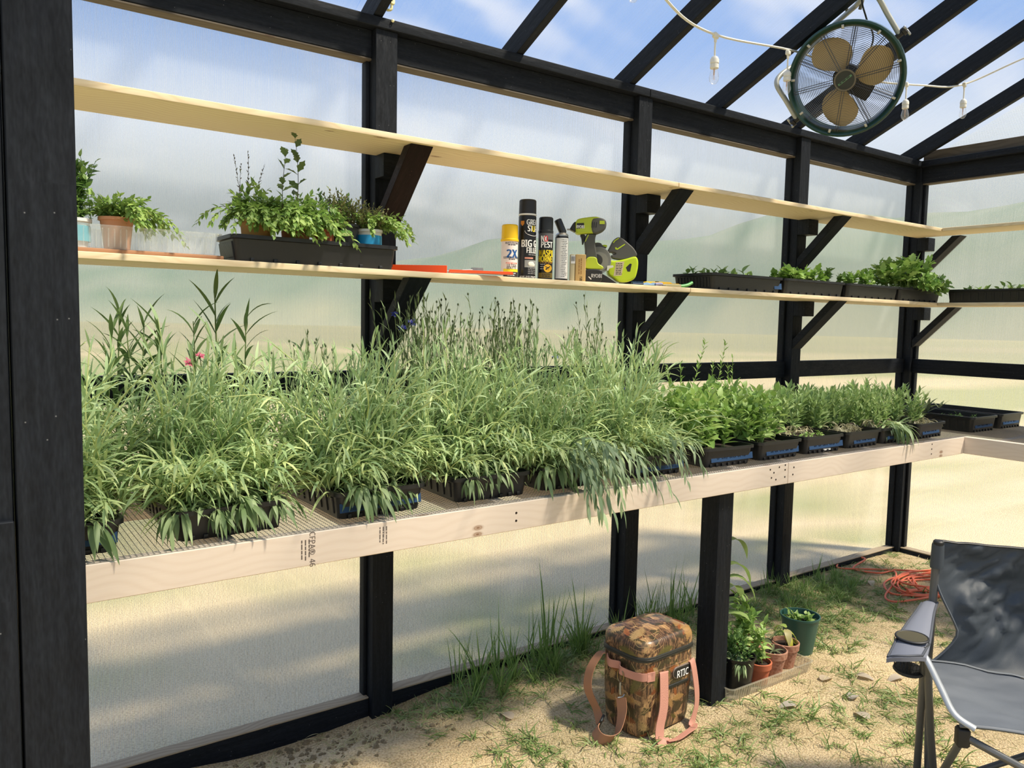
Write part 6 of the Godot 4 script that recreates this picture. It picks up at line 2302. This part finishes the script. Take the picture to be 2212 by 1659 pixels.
	for s in [-1, 1]:
		b = mb(Transform3D(Basis(Quaternion(Vector3.UP, d * s)), d * s * (wide - 0.018) + Vector3(0, 0, -0.05)))
		lathe(b, [Vector2(0.012, 0.0), Vector2(0.012, 0.03), Vector2(0.018, 0.032), Vector2(0.018, 0.046), Vector2(0.012, 0.05)], 14)
		var kn := obj("pivot_knob", b, dark, t)
		b = mb(Transform3D(Basis(Quaternion(Vector3.UP, d * s)), d * s * (wide + 0.03) + Vector3(0, 0, -0.05)))
		for q in 3:
			box(b, Vector3(cos(q * 2.1), 0, sin(q * 2.1)) * 0.015, Vector3(0.03, 0.012, 0.012), Basis(Vector3.UP, -q * 2.1), 0.003)
		obj("knob_wing", b, M.steel, kn)
	b = mb()
	var foot := pR + up * 0.24 - d * 0.10 + Vector3(0, 0, -0.13)
	tube(b, spline([foot + Vector3(-0.02, -0.03, 0), foot + Vector3(-0.03, 0.02, 0.01), foot + Vector3(0.01, 0.06, 0.02), foot + Vector3(0.04, 0.03, 0.02), foot + Vector3(0.03, -0.02, 0.01)], 6), 0.008, 10)
	obj("hook", b, mat(rgb(132, 130, 122), 0.4, 0.6), t)
	b = mb()
	tube(b, spline([Vector3(0.03, -0.02, -0.16), Vector3(0.10, 0.14, -0.18), Vector3(0.07, 0.24, -0.16), Vector3(0.05, 0.32, -0.12), Vector3(0.06, 0.42, -0.1)], 6), 0.004, 6)
	obj("power_cable", b, dark, t)


func string_lights() -> void:
	var white := mat(rgb(226, 224, 214), 0.5)
	var glass := mat(Color(0.98, 0.98, 0.96, 0.10), 0.06)
	glass.transparency = BaseMaterial3D.TRANSPARENCY_ALPHA
	var t := thing("string_lights", "white outdoor light string with clear bulbs looped under the rafters", "string lights")
	var knots := [Vector3(1.33, 2.93, 1.05), Vector3(1.66, 2.70, 0.94), Vector3(1.967, 2.608, 0.805), Vector3(2.419, 2.645, 0.632), Vector3(3.238, 2.80, 0.437), Vector3(3.73, 2.775, 0.45), Vector3(4.22, 2.822, 0.50), Vector3(4.565, 2.88, 0.545), Vector3(4.74, 3.00, 0.775), Vector3(4.95, 3.16, 1.15)]
	var b := mb()
	tube(b, spline(knots, 8), 0.0048, 8)
	obj("cable", b, white, t)
	for p in [Vector3(1.70, 2.685, 0.925), Vector3(2.419, 2.645, 0.632), Vector3(3.10, 2.765, 0.47), Vector3(4.09, 2.808, 0.487), Vector3(4.575, 2.883, 0.55)]:
		var s := part(t, "lamp_socket")
		s.position = p
		b = mb()
		box(b, Vector3(0, -0.004, 0), Vector3(0.03, 0.022, 0.018), Basis(Vector3.UP, 0.3), 0.004)
		box(b, Vector3(0, -0.02, 0), Vector3(0.012, 0.018, 0.008), Basis.IDENTITY, 0.002)
		obj("clip", b, white, s)
		b = mb()
		tube(b, spline([Vector3(0, -0.02, 0), Vector3(-0.002, -0.05, 0.001), Vector3(0, -0.082, 0)], 4), 0.0035, 6)
		obj("drop_wire", b, white, s)
		b = mb()
		lathe(b, [Vector2(0.013, -0.128), Vector2(0.0165, -0.126), Vector2(0.0165, -0.112), Vector2(0.0145, -0.111), Vector2(0.0145, -0.108), Vector2(0.017, -0.107), Vector2(0.017, -0.094), Vector2(0.012, -0.084), Vector2(0.005, -0.080)], 20)
		obj("socket", b, white, s)
		b = mb()
		lathe(b, [Vector2(0.0005, -0.187), Vector2(0.010, -0.184), Vector2(0.0175, -0.172), Vector2(0.019, -0.160), Vector2(0.016, -0.145), Vector2(0.0125, -0.129)], 20, false, false)
		obj("bulb", b, glass, s)
		b = mb()
		tube(b, PackedVector3Array([Vector3(0.0, -0.129, 0), Vector3(0.0, -0.152, 0)]), 0.0035, 6, 0.002)
		tube(b, PackedVector3Array([Vector3(0.002, -0.150, 0), Vector3(0.001, -0.170, 0)]), 0.0009, 5)
		tube(b, PackedVector3Array([Vector3(-0.004, -0.129, 0), Vector3(-0.004, -0.168, 0)]), 0.0007, 5)
		obj("filament", b, mat(rgb(206, 168, 140), 0.4), s)
	# cable tie at the far rafter
	b = mb()
	tube(b, PackedVector3Array([Vector3(4.565, 2.89, 0.55), Vector3(4.60, 2.96, 0.60), Vector3(4.66, 3.02, 0.62)]), 0.0012, 5)
	obj("cable_tie", b, white, t)
	var k := thing("rope_end", "pale rope wound round the rafter above the first post", "rope")
	b = mb()
	tube(b, spline([Vector3(1.288, 2.72, 0.02), Vector3(1.298, 2.70, 0.028), Vector3(1.318, 2.69, 0.038), Vector3(1.345, 2.682, 0.034), Vector3(1.352, 2.71, 0.02)], 5), 0.006, 8)
	obj("rope_turn", b, mat(rgb(214, 210, 160), 0.7), k)
	b = mb()
	tube(b, spline([Vector3(1.336, 2.668, 0.0), Vector3(1.352, 2.672, 0.006), Vector3(1.356, 2.70, 0.0)], 4), 0.005, 8)
	obj("rope_turn", b, mat(rgb(214, 210, 160), 0.7), k)
	b = mb()
	ball(b, Vector3(1.353, 2.628, 0.018), Vector3(0.006, 0.006, 0.006), 10)
	obj("rope_knot", b, mat(rgb(226, 222, 180), 0.6), k)


func _ready() -> void:
	rng.seed = 4
	look_and_light()
	make_materials()
	M.poly_gable = M.poly_wall
	surroundings()
	greenhouse()
	bench()
	shelves()
	kinds()
	bench_trays()
	shelf_plants()
	shelf_tools()
	cooler_bag()
	ground_pots()
	camp_chair()
	extension_cord()
	fan()
	string_lights()
	ground_cover()
